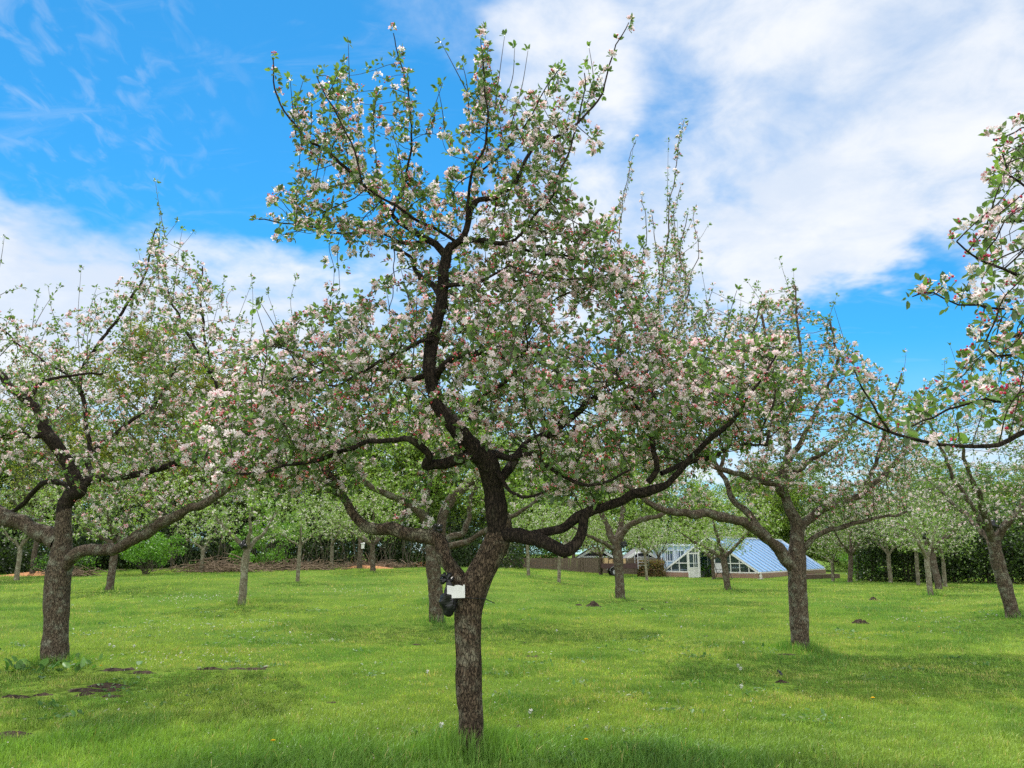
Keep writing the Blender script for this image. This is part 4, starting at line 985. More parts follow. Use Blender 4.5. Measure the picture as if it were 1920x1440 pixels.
# ------------------------------------------------------------------ glasshouse
def solve(f, target, lo, hi):
    for _ in range(60):
        m = (lo+hi)/2
        if (f(m)-target)*(f(lo)-target) <= 0: hi = m
        else: lo = m
    return (lo+hi)/2
BARS = plain('glazing_bar', (.42, .50, .62), .5, var=.05)
def glasshouse():
    C0 = at(1422, 1075, 52); th = R(36); g = np.array((-cos(th), sin(th), 0)); l = np.array((sin(th), cos(th), 0)); zu = np.array((0, 0, 1.))
    W = solve(lambda s: project(C0+g*s)[0], 1244, 1, 16); Lg = solve(lambda s: project(C0+l*s)[0], 1546, 1, 40)
    mid = C0 + g*W/2; ze = C0[2]; hr = solve(lambda s: -project(mid+zu*s)[1], -1008, .2, 8)
    gz = ze - .62
    o = C0*np.array((1, 1, 0)) + np.array((0, 0, gz)); root = thing('glasshouse', o, 'white framed glasshouse with a steep blue roof on a low brick wall', 'glasshouse')
    P = lambda a, b, z: C0 + g*a + l*b + zu*z - o
    br = Acc(); br.smooth = False
    wz = .62
    def wall(a0, b0, a1, b1, t=.24):
        c = (P(a0, b0, 0)+P(a1, b1, 0))/2; L = sqrt((a1-a0)**2+(b1-b0)**2); d = P(a1, b1, 0)-P(a0, b0, 0)
        br.box((c[0], c[1], wz/2-.12), (L, t, wz+.2), math.atan2(d[1], d[0]))
    da, db = W*.44, W*.60       # doorway along the gable (from the near corner)
    wall(.0, .0, da, 0); wall(db, 0, W, 0); wall(.0, .13, .0, Lg-.13); wall(W, .13, W, Lg-.13); wall(0, Lg, W, Lg)
    br.build('brick_base', BRICK, root, smooth=False)
    fr = Acc(); fr.smooth = False
    def bar(p, q, w=.07, t=.07, up=(0, 0, 1)): fr.bar(p, q, w, t, up=up)
    roofz = lambda a: hr*(1-abs(a-W/2)/(W/2))
    for b in (0, Lg):
        bar(P(-.05, b, 0), P(W/2, b, hr+.05), .12, .1); bar(P(W+.05, b, 0), P(W/2, b, hr+.05), .12, .1)
        for s0, s1 in ((.08, da), (db, W-.08)) if b == 0 else ((.08, W-.08),): bar(P(s0, b, .03), P(s1, b, .03), .1, .08)
        for s0, s1 in ((.8, da), (db, W-.8)) if b == 0 else (): bar(P(s0, b, .62), P(s1, b, .62), .06, .06)
        n = 11
        for k in range(1, n):
            a = W*k/n
            if b == 0 and da < a < db: continue
            bar(P(a, b, .06), P(a, b, roofz(a)), .055, .055, up=l)
    bar(P(da, 0, -wz), P(da, 0, roofz(da)), .11, .1, up=l); bar(P(db, 0, -wz), P(db, 0, roofz(db)), .11, .1, up=l); bar(P(da, 0, 1.45), P(db, 0, 1.45), .08, .08)
    bar(P(W/2, -.1, hr+.08), P(W/2, Lg+.1, hr+.08), .14, .1); bar(P(0, 0, .03), P(0, Lg, .03), .1, .08); bar(P(W, 0, .03), P(W, Lg, .03), .1, .08)
    fr.build('frame', WHITE, root, smooth=False)
    for side in (0, 1):
        e = 0 if side == 0 else W
        pa = Acc(); pa.smooth = False; pa.poly([P(e, .02, .09), P(e, Lg-.02, .09), P(W/2, Lg-.02, hr+.03), P(W/2, .02, hr+.03)])
        pa.build('roof_glazing', GLASS_ROOF, root, smooth=False)
        gb = Acc(); gb.smooth = False; m = 17
        nrm = np.cross(P(e, Lg, 0)-P(e, 0, 0), P(W/2, 0, hr)-P(e, 0, 0)); nrm = nrm/np.linalg.norm(nrm); nrm = nrm*np.sign(nrm[2])
        for k in range(m+1): gb.bar(P(e, Lg*k/m, .12)+nrm*.02, P(W/2, Lg*k/m, hr+.06)+nrm*.02, .07, .05, up=nrm)
        gb.build('glazing_bars', BARS, root, smooth=False)
    gp = Acc(); gp.smooth = False
    gp.poly([P(.1, .03, .06), P(da, .03, .06), P(da, .03, roofz(da)-.05), P(.15, .03, .05+.06)]); gp.poly([P(db, .03, .06), P(W-.1, .03, .06), P(W-.15, .03, .11), P(W/2, .03, hr-.05), P(db, .03, roofz(db)-.04)][:3] + [P(db, .03, roofz(db)-.05)])
    gp.poly([P(da+.05, .03, 1.5), P(db-.05, .03, 1.5), P(db-.05, .03, roofz(db)-.1), P(W/2, .03, hr-.1), P(da+.05, .03, roofz(da)-.1)]); gp.build('gable_glass', GLASS, root, smooth=False)
    d = Acc(); d.smooth = False     # white door leaf standing open at the doorway's side
    hg = P(db, -.08, 0); dv = np.array((-.93, -.36, 0.)); w_ = .82; h0, h1 = 0.0, 1.95
    fx = lambda s, z: hg*np.array((1, 1, 0)) + dv*s + zu*z
    d.bar(fx(.04, h0), fx(.04, h1), .09, .05, up=(0, 1, 0)); d.bar(fx(w_, h0), fx(w_, h1), .09, .05, up=(0, 1, 0))
    for z in (h0+.05, .92, h1-.05): d.bar(fx(.08, z), fx(w_-.04, z), .05, .1)
    d.bar(fx(w_/2, .05), fx(w_/2, .9), w_-.15, .03, up=np.cross(dv, zu)); d.bar(fx(w_/2, .95), fx(w_/2, h1-.05), .05, .04, up=(0, 1, 0))
    do = d.build('door', WHITE, root, smooth=False)
    q = Acc(); q.smooth = False; q.poly([fx(.08, .95), fx(w_-.04, .95), fx(w_-.04, h1-.1), fx(.08, h1-.1)]); q.build('pane', GLASS, do, smooth=False)
    # plants growing inside
    for k in range(16):
        a, b = rng.uniform(.6, W-.6), rng.uniform(.8, min(Lg-.8, 7)); hh = min(roofz(a)+.4, rng.uniform(.7, 2.3)); c = P(a, b, -wz)
        r2 = thing('glasshouse_plant', c+o, 'leafy green plant growing inside the glasshouse', 'plant', 'plants inside the glasshouse')
        s, f = Acc(), Acc(); s.tube(np.array([(0, 0, 0), (.03, 0, hh*.5), (0, .02, hh*.95)]), [.02, .015, .006], 5); s.build('stem', BARK_GREY, r2)
        leaf_cloud(f, np.stack([rng.normal(size=140)*.22, rng.normal(size=140)*.22, rng.uniform(.1, 1, 140)*hh], 1), .17, C_BRIGHT); f.build('foliage', LEAF_WOOD, r2)
    return C0, g, l, W, Lg, gz, da, db, P, o
GH = glasshouse(); 
def around_glasshouse():
    C0, g, l, W, Lg, gz, da, db, P, o = GH
    zu = np.array((0, 0, 1.))
    # low dark retaining wall
    A = at(1500, 1090, 50); B = at(1572, 1088, 52)
    a = Acc(); a.smooth = False
    A[2] = B[2] = -.35; a.bar(A+zu*.15, B+zu*.15, .3, 1.0); w1 = a.build('retaining_wall', BRICK2, smooth=False)
    tag(w1, 'low dark brick retaining wall beyond the end of the glasshouse', 'wall')
    # small pale garden statue
    p = at(1427, 1086, 50.6); p[2] = float(H(p[0], p[1])); r = thing('garden_statue', p, 'small pale stone ornament standing by the corner of the glasshouse', 'ornament')
    a = Acc(); z = np.array([0, .03, .05, .12, .2, .28, .33, .38, .43, .46]); rr = np.array([.12, .12, .07, .09, .1, .06, .05, .065, .05, .01])
    a.tube(np.stack([z*0, z*0, z], 1), rr, 12); a.build('figure', plain('stone', (.55, .52, .46), .9), r)
    a = Acc(); a.smooth = False; a.box((0, 0, -.02), (.34, .34, .1)); a.build('plinth', plain('stone_base', (.45, .43, .38), .9), r)
    # reclining garden chair
    p = at(1358, 1088, 50.4); p[2] = float(H(p[0], p[1])); r = thing('garden_chair', p, 'black framed garden recliner with a pale sling before the glasshouse', 'chair', rz=R(20))
    f = Acc(); 
    for s in (-.3, .3):
        f.tube(np.array([(s, -.45, 0), (s, -.2, .42), (s, .3, .36), (s, .62, 1.02)]), .022, 6); f.tube(np.array([(s, .55, 0), (s, .25, .4), (s, -.2, .62), (s, .45, .64)]), .02, 6)
    for y, z in ((-.45, .03), (.62, 1.02), (.55, .03), (-.2, .42)): f.tube(np.array([(-.3, y, z), (.3, y, z)]), .02, 6)
    f.build('frame', BLACK, r); a = Acc(); a.smooth = False; a.bar((0, -.2, .43), (0, .28, .38), .54, .02); a.bar((0, .32, .42), (0, .6, 1.0), .54, .02, up=(0, -1, .3)); a.build('sling', plain('sling_cloth', (.55, .55, .53), .8), r)
    # dark bicycle in the doorway
    c = P((da+db)/2, .5, 0) + o; c[2] = gz+.02; r = thing('bicycle', c, 'dark bicycle parked in the open glasshouse doorway', 'bicycle', rz=R(-10))
    for x in (-.5, .5):
        a = Acc(); t = np.linspace(0, 2*pi, 29); a.tube(np.stack([x+.32*np.cos(t), t*0, .34+.32*np.sin(t)], 1), .022, 6, cap=False); wh = a.build('wheel', RUBBER, r)
        s = Acc()
        for k in range(10): s.tube(np.array([(x, 0, .34), (x+.31*cos(k*pi/5), 0, .34+.31*sin(k*pi/5))]), .004, 4)
        s.tube(np.array([(x, -.04, .34), (x, .04, .34)]), .03, 8); s.build('spokes', METAL, wh)
    f = Acc()
    for q in ([(-.5,0,.34), (-.08,0,.32), (.32,0,.82), (-.18,0,.78), (-.08,0,.32)], [(-.5,0,.34), (-.18,0,.78), (-.22,0,.92)], [(.5,0,.34), (.32,0,.82), (.28,0,1.0)]):
        for i in range(len(q)-1): f.tube(np.array([q[i], q[i+1]]), .018, 6)
    f.build('frame', BLACK, r); a = Acc(); a.tube(np.array([(.2, -.27, 1.02), (.28, -.1, 1.03), (.28, .1, 1.03), (.2, .27, 1.02)]), .014, 6); a.build('handlebar', METAL, r)
    a = Acc(); a.tube(np.array([(-.34, 0, .93), (-.22, 0, .95), (-.08, 0, .93)]), [.07, .06, .02], 8); a.build('saddle', BLACK, r)
around_glasshouse()
def gable_house(name, label, cat, px0, px1, Y, base_py, eave_py, ridge_py, wallm, roofm, gablem, depth=4, cut=None, over=.25):
    zs = lambda py: at((px0+px1)/2, py, Y)[2]
    x0, x1 = at(px0, base_py, Y)[0], at(px1, base_py, Y)[0]; zb, ze, zr = zs(base_py)-.3, zs(eave_py), zs(ridge_py)
    xm = (x0+x1)/2; o = np.array((xm, Y, zb)); root = thing(name, o, label, cat); w = x1-x0
    a = Acc(); a.smooth = False; a.box((0, depth/2, (ze-zb)/2), (w-.3, depth, ze-zb)); a.build('wall', wallm, root, smooth=False)
    a = Acc(); a.smooth = False; a.add([(-w/2+.1, -.003, ze-zb), (w/2-.1, -.003, ze-zb), (0, -.003, zr-zb-.1), (-w/2+.1, depth, ze-zb), (w/2-.1, depth, ze-zb), (0, depth, zr-zb-.1)], [0,1,2,5,4,3], [3, 3]); a.build('gable', gablem, root, smooth=False)
    a = Acc(); a.smooth = False
    for s in (-1, 1):
        e = np.array((s*(w/2+over*.6), 0, ze-zb-.12)); rdg = np.array((0, 0, zr-zb)); y = np.array((0, 1., 0)); n = np.array((s*.5, 0, .8)); c0, c1 = (e+rdg)/2 - y*.2, (e+rdg)/2 + y*(depth+.2)
        a.bar(c0, c1, np.linalg.norm(e-rdg), .08, up=n)
    a.build('roof', roofm, root, smooth=False)
    a = Acc(); a.smooth = False
    for s in (-1, 1): a.bar((s*(w/2+over*.6), -.24, ze-zb-.12), (0, -.24, zr-zb), .05, .2)
    a.bar((-w/2, -.06, ze-zb), (w/2, -.06, ze-zb), .06, .14); a.build('barge_board', WHITE, root, smooth=False)
    return root, o
def background_buildings():
    gable_house('shed', 'black gabled shed with white barge boards and a brick side', 'shed', 1176, 1234, 62, 1074, 1047, 1029, BRICK, plain('roof_felt', (.16, .16, .17), .8), DARKWOOD)
    gable_house('barn', 'distant dark gabled barn whose white roof edges show above the fence', 'barn', 1086, 1150, 74, 1066, 1044, 1026, DARKWOOD, plain('roof_tile', lin(120, 100, 88), .9), DARKWOOD)
    # pale blue hut with windows
    Y = 60; zs = lambda py: at(1290, py, Y)[2]; x0, x1 = at(1238, 1060, Y)[0], at(1340, 1060, Y)[0]; zb, zt = zs(1068)-.3, zs(1024)
    root = thing('garden_hut', ((x0+x1)/2, Y, zb), 'pale blue flat roofed hut with white windows behind the glasshouse', 'hut'); w = x1-x0; h = zt-zb
    a = Acc(); a.smooth = False; a.box((0, 1.5, h/2), (w, 3, h)); a.build('wall', PALEBLUE, root, smooth=False)
    a = Acc(); a.smooth = False; a.box((0, 1.45, h+.07), (w+.3, 3.3, .14)); a.build('roof', WHITE, root, smooth=False)
    for k in range(4):
        x = -w*.32 + k*w*.2; a = Acc(); a.smooth = False; z0, z1 = h*.45, h*.85; ww = w*.085
        for q in ((-ww, z0, -ww, z1), (ww, z0, ww, z1)): a.bar((x+q[0], -.03, q[1]), (x+q[2], -.03, q[3]), .08, .06, up=(0, 1, 0))
        for z in (z0, z1): a.bar((x-ww, -.03, z), (x+ww, -.03, z), .06, .08)
        a.bar((x, -.03, z0), (x, -.03, z1), .05, .04, up=(0, 1, 0)); f = a.build('window', WHITE, root, smooth=False)
        a = Acc(); a.smooth = False; a.poly([(x-ww, -.015, z0), (x+ww, -.015, z0), (x+ww, -.015, z1), (x-ww, -.015, z1)]); a.build('pane', plain('dark_pane', (.05, .06, .07), .15, spec=.8), f, smooth=False)
    # older glasshouse frame: slender white posts
    r = thing('glazed_frame', (at(1275, 1066, 57)[0], 57, zb), 'row of slender white glazing posts standing before the pale blue hut', 'frame')
    a = Acc(); a.smooth = False; o = np.array(r.location)
    for px in (1240, 1251, 1262, 1271, 1283, 1296, 1327):
        p = at(px, 1066, 57); q = at(px, 1018, 57); a.bar(p-o, q-o, .05, .05, up=(0, 1, 0))
    p, q = at(1240, 1021, 57), at(1327, 1021, 57); a.bar(p-o, q-o, .05, .05); a.build('posts', WHITE, r, smooth=False)
    # board fence
    f0, f1 = at(940, 1064, 60), at(1242, 1074, 60); zt = at(1100, 1046, 60)[2]; zb = at(1100, 1068, 60)[2]-.3; x0, x1 = f0[0], f1[0]
    root = thing('board_fence', (x0, 60, zb), 'weathered brown board fence behind the trailer', 'fence')
    a = Acc(); a.smooth = False; n = int((x1-x0)/.16)
    for k in range(n): a.box((.16*k+.08, 0, (zt-zb)/2 + rng.uniform(-.03, .0)), (.15, .025, zt-zb), ry=rng.normal()*.006)
    a.build('boards', WOOD, root, smooth=False)
    for k in range(7):
        a = Acc(); a.smooth = False; a.box(((x1-x0)*k/6, -.07, (zt-zb)/2), (.11, .11, zt-zb+.1)); a.build('post', WOOD, root, smooth=False)
    # beech hedge with last year's leaves
    A = at(1196, 1076, 55.5); B = at(1246, 1077, 55.5); o = (A+B)/2; o[2] = float(H(o[0], o[1]))-.1; root = thing('beech_hedge', o, 'low russet beech hedge of dead leaves beside the glasshouse', 'hedge')
    f, s = Acc(), Acc(); n = 3000; L = B[0]-A[0]
    leaf_cloud(f, np.stack([rng.uniform(-L/2, L/2, n), rng.normal(size=n)*.22, rng.uniform(.1, 1.25, n)], 1), .11, [lin(142, 104, 76), lin(120, 90, 66), lin(128, 116, 70), lin(96, 104, 54)])
    for k in range(26): x = -L/2 + L*k/25; s.tube(np.array([(x, 0, -.1), (x+rng.normal()*.1, 0, .7), (x+rng.normal()*.2, rng.normal()*.1, 1.4)]), [.025, .018, .006], 5)
    f.build('foliage', LEAF_WOOD, root); s.build('stems', BARK_GREY, root)
    # trailer
    p = at(1163, 1077, 55); p[2] = float(H(p[0], p[1])); A = at(1128, 1066, 55)[0]-p[0]; B = at(1196, 1066, 55)[0]-p[0]
    r = thing('trailer', p, 'small dark flat trailer with a wire end frame parked by the board fence', 'trailer'); L = B-A; c = (A+B)/2
    bodym = plain('trailer_side', lin(70, 48, 46), .6)
    a = Acc(); a.smooth = False; a.box((c, .7, .56), (L, 1.4, .06))
    for y in (0, 1.4): a.box((c, y, .72), (L, .04, .32))
    for x in (A, B): a.box((x, .7, .72), (.04, 1.36, .32))
    a.build('load_bed', bodym, r, smooth=False)
    for y in (-.1, 1.5):
        x = c-.35; a = Acc(); t = np.linspace(0, 2*pi, 25); a.tube(np.stack([x+.22*np.cos(t), 0*t+y, .3+.22*np.sin(t)], 1), .085, 8, cap=False); wh = a.build('wheel', RUBBER, r)
        a = Acc(); a.tube(np.array([(x, y-.06, .3), (x, y+.06, .3)]), .15, 14); a.add(np.array([(x+.15*cos(k*pi/7), y-.06, .3+.15*sin(k*pi/7)) for k in range(14)]), list(range(14)), [14]); a.build('rim', METAL, wh)
        a = Acc(); t = np.linspace(.15, pi-.15, 9); q = np.stack([x+.38*np.cos(t), 0*t+y, .32+.36*np.sin(t)], 1)
        for i in range(8): a.bar(q[i], q[i+1], .24, .02, up=(q[i]+q[i+1])/2-np.array((x, y, .3)))
        a.build('mudguard', METAL, r)
    a = Acc(); 
    for x, y in ((B+.02, 0), (B+.02, 1.4)): a.tube(np.array([(x, y, .5), (x, y, 1.6), (x+.75, y, 1.6), (x+.75, y, .5)]), .03, 6)
    for z in (.75, .95, 1.15, 1.35, 1.6):
        a.tube(np.array([(B+.02, 0, z), (B+.77, 0, z)]), .018, 5); a.tube(np.array([(B+.77, 0, z), (B+.77, 1.4, z)]), .018, 5)
    a.build('wire_end', METAL, r)
    a = Acc(); a.tube(np.array([(B, .7, .5), (B+.9, .7, .45), (B+1.35, .7, .45)]), .045, 6); a.tube(np.array([(B+1.1, .7, .45), (B+1.1, .7, .1)]), .03, 6); a.tube(np.array([(B+1.1, .66, .09), (B+1.1, .74, .09)]), .09, 10); a.build('drawbar', METAL, r)
    a = Acc(); a.smooth = False
    for s in range(5): a.box((c-.9+s*.28, .7+.1*sin(s*3), .95+.06*sin(s*5)), (.25, 1.1, .5+.1*cos(s*4)), rz=.05*s)
    o = a.build('timber_load', plain('pale_timber', lin(190, 162, 120), .8), smooth=False); o.location = p; tag(o, 'stacked pale boards loaded on the dark trailer', 'timber')
background_buildings()

# ------------------------------------------------------------------ card, bag and cord on the central tree
def tree_card():
    Y = CB[1]
    a = Acc(); a.smooth = False; p = at(855, 1109, Y-.17); w, h = .152, .108
    a.add([(-w/2,0,-h/2),(w/2,0,-h/2),(w/2,0,h/2),(w*.42,0,h/2),(w*.38,0,h/2-.012),(w*.2,0,h/2-.002),(-w*.05,0,h/2-.002),(-w*.1,0,h/2-.012),(-w/2,0,h/2),
           (-w/2,.004,-h/2),(w/2,.004,-h/2),(w/2,.004,h/2),(w*.42,.004,h/2),(w*.38,.004,h/2-.012),(w*.2,.004,h/2-.002),(-w*.05,.004,h/2-.002),(-w*.1,.004,h/2-.012),(-w/2,.004,h/2)],
          list(range(9)) + list(range(17, 8, -1)) + sum([[i, i+9, (i+1) % 9+9, (i+1) % 9] for i in range(9)], []), [9, 9]+[4]*9)
    o = a.build('card', WHITE, smooth=False); o.location = p; o.rotation_euler = (R(-3), R(-2), R(-6)); tag(o, 'blank white card tied to the fork of the central trunk', 'card')
    b = at(842, 1115, Y-.12); root = thing('plastic_bag', b, 'crumpled black plastic bag hanging behind the white card', 'bag')
    a = Acc(); n, m = 18, 18; zz = np.linspace(-1, 1, n); th = np.arange(m)*2*pi/m; Z, T = np.meshgrid(zz, th, indexing='ij')
    rr = np.sqrt(np.clip(1-Z**2, 0.02, 1))*(.75+.35*(Z < .2))
    x = rr*np.cos(T)*.066; y = rr*np.sin(T)*.05; z = Z*.15 - .03
    k = noise3(np.stack([x.ravel()*34, y.ravel()*34, z.ravel()*16], 1)).reshape(x.shape); x = x*(.7+.65*k); y = y*(.7+.65*k)
    i, j = np.meshgrid(np.arange(n-1), np.arange(m), indexing='ij'); j2 = (j+1) % m
    a.add(np.stack([x, y, z], -1).reshape(-1, 3), np.stack([i*m+j, i*m+j2, (i+1)*m+j2, (i+1)*m+j], -1).ravel(), [4]*((n-1)*m)); a.build('sack', BLACK, root, smooth=False)
    a = Acc(); c = at(838, 1086, Y-.08) - b
    for k in range(12):
        d = unit(rng.normal(size=3)*np.array((1, .7, 1)))*.06; a.tube(np.array([c, c+d*.6+rng.normal(size=3)*.01, c+d]), [.016, .02, .012], 6)
    a.build('knot', BLACK, root)
    a = Acc(); q = at(880, 1117, Y); rad = .142
    line = [q + np.array((rad*sin(t)*1.02, -rad*cos(t), .01 - .035*(t+1.6)/2.8)) for t in np.linspace(-1.7, 1.7, 24)]
    line += [line[-1] + np.array((.03, -.02, -.012)), line[-1] + np.array((.075, -.03, -.03))]
    a.tube(np.array(line), .004, 5); o = a.build('cord', BLACK); tag(o, 'thin black cord tied round the trunk below the fork, its end sticking out', 'cord')
    for px, py, lb, s in ((1462, 1268, 'scrap of black plastic lying on the grass before the tufted tree', .1),):
        a = Acc(); 
        for k in range(7):
            d = rng.normal(size=3)*np.array((.025, .02, .01)); e = rng.normal(size=3)*.03; f = rng.normal(size=3)*.03; a.add([d+(0,0,.04), d+e+(0,0,.05), d+e+f+(0,0,.07), d+f+(0,0,.04)], [0,1,2,3], [4])
        o = a.build('plastic_scrap', BLACK, smooth=False); o.location = ground(px, py); tag(o, lb, 'litter')
    for px, py, dy, Yt, tree in ((1861, 985, -.2, None, (1900, 1157)), (457, 1022, -.12, None, (453, 1133)), (1170, 1020, -.12, None, (1163, 1122)), (1733, 1005, -.1, None, (1745, 1116)), (820, 990, -.16, None, (819, 1166))):
        Yb = ground(*tree)[1]; p = at(px, py, Yb+dy); a = Acc()
        for k in range(10):
            d = unit(rng.normal(size=3)*np.array((1, .6, 1.2)))*.14; a.tube(np.array([(0, 0, 0), d*.6, d]), [.05, .055, .02], 6)
        lb = {1861: 'black bag tied at the fork of the leaning brown tree by the bank', 457: 'black bag tied in the fork of the pale sapling', 1170: 'black bag tied on the dark stemmed tree', 1733: 'black bag tied on the slim lichen covered tree', 820: 'black bag tied in the fork of the tree behind the card'}[px]
        o = a.build('plastic_bag', BLACK); o.location = p; tag(o, lb, 'bag', 'black bags tied in the trees')
tree_card()

# ------------------------------------------------------------------ lawn flowers
def lawn_flowers():
    stem = plain('flower_stem', lin(110, 140, 70), .7)
    puff = plain('seed_down', (.78, .78, .74), .9, var=.1); yel = plain('dandelion_yellow', lin(238, 196, 20), .8, var=.15)
    spots = [(827, 1383, 'on the grass beside the central trunk, nearest of all'), (801, 1270, 'small and alone between the middle trunks'), (1395, 1212, 'before the tufted tree'), (1385, 1258, 'paired on the mown grass, upper'), (1390, 1264, 'paired on the mown grass, lower'),
             (1044, 1188, 'on the open lawn past the trunk'), (204, 1216, 'beside the mossy-footed trunk'), (212, 1220, 'by the mossy-footed trunk, lower of two'), (250, 1219, 'further out from the mossy-footed trunk'), (543, 1192, 'on the sunny middle lawn'),
             (995, 1354, 'leaning in the long grass'), (1392, 1302, 'small on the near lawn'), (1870, 1158, 'on the grassy bank by the leaning trunk'), (1278, 1181, 'tiny before the tufted tree')]
    for k, (px, py, lb) in enumerate(spots):
        p = ground(px, py+ (14 if py > 1300 else 3)); h = .16 if py > 1300 else .09; r = thing('dandelion_clock', p, 'white dandelion clock ' + lb, 'dandelion', 'dandelion clocks in the grass')
        a = Acc(); a.tube(np.array([(0, 0, 0), (.01, 0, h*.5), (.0, .01, h)]), .0025, 4); a.build('stem', stem, r)
        a = Acc(); m = 120; d = unit(rng.normal(size=(m, 3))); c = np.array((0, .01, h))
        for q in d: a.add([c+q*.006, c+q*.024+np.cross(q, (.3, .2, .9))*.004, c+q*.026, c+q*.024-np.cross(q, (.3, .2, .9))*.004], [0, 1, 2, 3], [4])
        i = np.array([c + 0]); a.build('seed_head', puff, r, smooth=False)
    ys = [(510, 1406, 'in the long grass at the near edge'), (1100, 1404, 'on a tall stem beside the central trunk'), (1639, 1318, 'alone on the near lawn'), (188, 1254, 'orange yellow by the bare soil'), (440, 1150, 'beside the pale sapling'), (1610, 1150, 'above the molehill'), (1724, 1178, 'on the grass toward the bank'), (1725, 1133, 'near the slim lichen covered tree'),
          (310, 1122, 'beyond the mossy-footed trunk'), (992, 1155, 'on the open lawn'), (1310, 1123, 'before the glasshouse')]
    for k, (px, py, lb) in enumerate(ys):
        p = ground(px, py + (16 if py > 1300 else 3)); h = .13 if py > 1300 else .06; r = thing('dandelion_flower', p, 'yellow dandelion flower ' + lb, 'dandelion', 'yellow dandelions in the grass')
        a = Acc(); a.tube(np.array([(0, 0, 0), (.005, .005, h*.5), (0, 0, h)]), .003, 4); a.build('stem', stem, r)
        a = Acc(); n = 26
        for q in range(n):
            t = q*2.399; rr = .024*(.5+.5*(q/n)); e = np.array((cos(t), sin(t), 0)); s_ = np.array((-sin(t), cos(t), 0))*.005; c = np.array((0, 0, h)); u = np.array((0, 0, .012-.008*q/n)); a.add([c, c+e*rr+s_+u, c+e*rr-s_+u], [0, 1, 2], [3])
        a.build('flower_head', yel, r, smooth=False)
    a = Acc(); P = []
    for px, py, n, sx, sy in ((330, 1236, 200, 1.2, .6), (360, 1122, 160, 1.6, .8), (300, 1180, 120, 1.5, .8), (470, 1170, 120, 1.2, .8), (700, 1110, 120, 3, 1), (1760, 1165, 60, 1, .6), (1000, 1228, 20, .4, .1), (240, 1330, 12, .8, .3), (1500, 1330, 10, 2, .4), (1300, 1150, 60, 3, 2), (560, 1200, 60, 2, .6)):
        c = ground(px, py)
        for k in range(int(n*.55)): x = c[0]+rng.normal()*sx*.5; y = c[1]+rng.normal()*sy; P.append(on(x, y, rng.uniform(.03, .06)))
    P = np.array(P); d = unit(np.array((0, -.35, 1)) + rng.normal(size=(len(P), 3))*.25); M = frames_z(d, rng.uniform(.008, .014, len(P))*np.clip(P[:, 1]/14, 1, 1.6))
    a.inst(T_FLOWER_LO, M, P, np.tile((.82, .82, .78), (len(P), 1))); tag(a.build('daisies', PETAL), 'tiny white daisies sprinkled in drifts over the lawn', 'daisies', kind='stuff')
lawn_flowers()
def weeds():
    for px, py, n, w, lb in ((62, 1252, 90, .5, 'broad leaved weeds crowding the mossy-footed trunk'), (905, 1418, 70, .22, 'leafy weeds growing at the foot of the central trunk'), (862, 1412, 30, .1, 'few leafy weeds on the shaded side of the central trunk')):
        c = ground(px, py); r = thing('weed_patch', c, lb, 'weeds'); a = Acc()
        P = np.stack([rng.normal(size=n)*w, rng.normal(size=n)*w*.6 - .05, np.zeros(n)], 1); d = unit(rng.normal(size=(n, 3))*np.array((1, 1, .2)) + np.array((0, 0, .7)))
        a.inst(T_LEAF, frames(d, np.array((0, 0, 1.)) + rng.normal(size=(n, 3))*.4, rng.uniform(.07, .2, n)*(1 if w > .4 else .5)), P, np.array([lin(62, 96, 38), lin(82, 122, 50), lin(104, 146, 62)])[rng.integers(0, 3, n)])
        a.build('foliage', LEAF, r)
weeds()
def lawn_weeds():
    a = Acc(); n = 520; y = np.sqrt(rng.uniform(5.4**2, 26**2, n)); x = rng.uniform(-1, 1, n)*(.76*y+1.5)
    g = noise2(x, y, .45, 61); k = g + rng.random(n)*.25 > .62; x, y = x[k], y[k]; m = rng.integers(8, 34, len(x)); i = np.repeat(np.arange(len(x)), m)
    px = x[i] + rng.normal(size=len(i))*.13; py = y[i] + rng.normal(size=len(i))*.13; d = unit(rng.normal(size=(len(i), 3))*np.array((1, 1, .15)) + np.array((0, 0, .35)))
    P = np.stack([px, py, H(px, py)+.012], 1); C = np.array([lin(70, 112, 48), lin(88, 128, 60), lin(104, 140, 76), lin(120, 138, 84)])[rng.integers(0, 4, len(i))]
    a.inst(T_LEAF, frames(d, np.array((0, 0, 1.)) + rng.normal(size=(len(i), 3))*.3, rng.uniform(.03, .085, len(i))), P, C*rng.uniform(.8, 1.2, (len(i), 1)))
    tag(a.build('lawn_weeds', LEAF), 'low broad leaved weeds scattered in patches through the lawn', 'weeds', kind='stuff')
    a = Acc(); n = 900; q = rng.normal(size=(n, 2))*np.array((2.6, 2.2)) + np.array((-.3, 8.2)); k = q[:, 1] > 5.4; q = q[k]; r = rng.uniform(.006, .012, len(q))
    a.inst(T_WLEAF, frames(unit(rng.normal(size=(len(q), 3))*np.array((1, 1, .2))), np.array((0, 0, 1.)) + rng.normal(size=(len(q), 3))*.4, r*1.6), np.stack([q[:, 0], q[:, 1], H(q[:, 0], q[:, 1])+rng.uniform(.02, .05, len(q))], 1), np.tile((.9, .8, .82), (len(q), 1)))
    tag(a.build('fallen_petals', PETAL), 'fallen pale petals sprinkled on the grass under the central tree', 'petals', kind='stuff')
lawn_weeds()

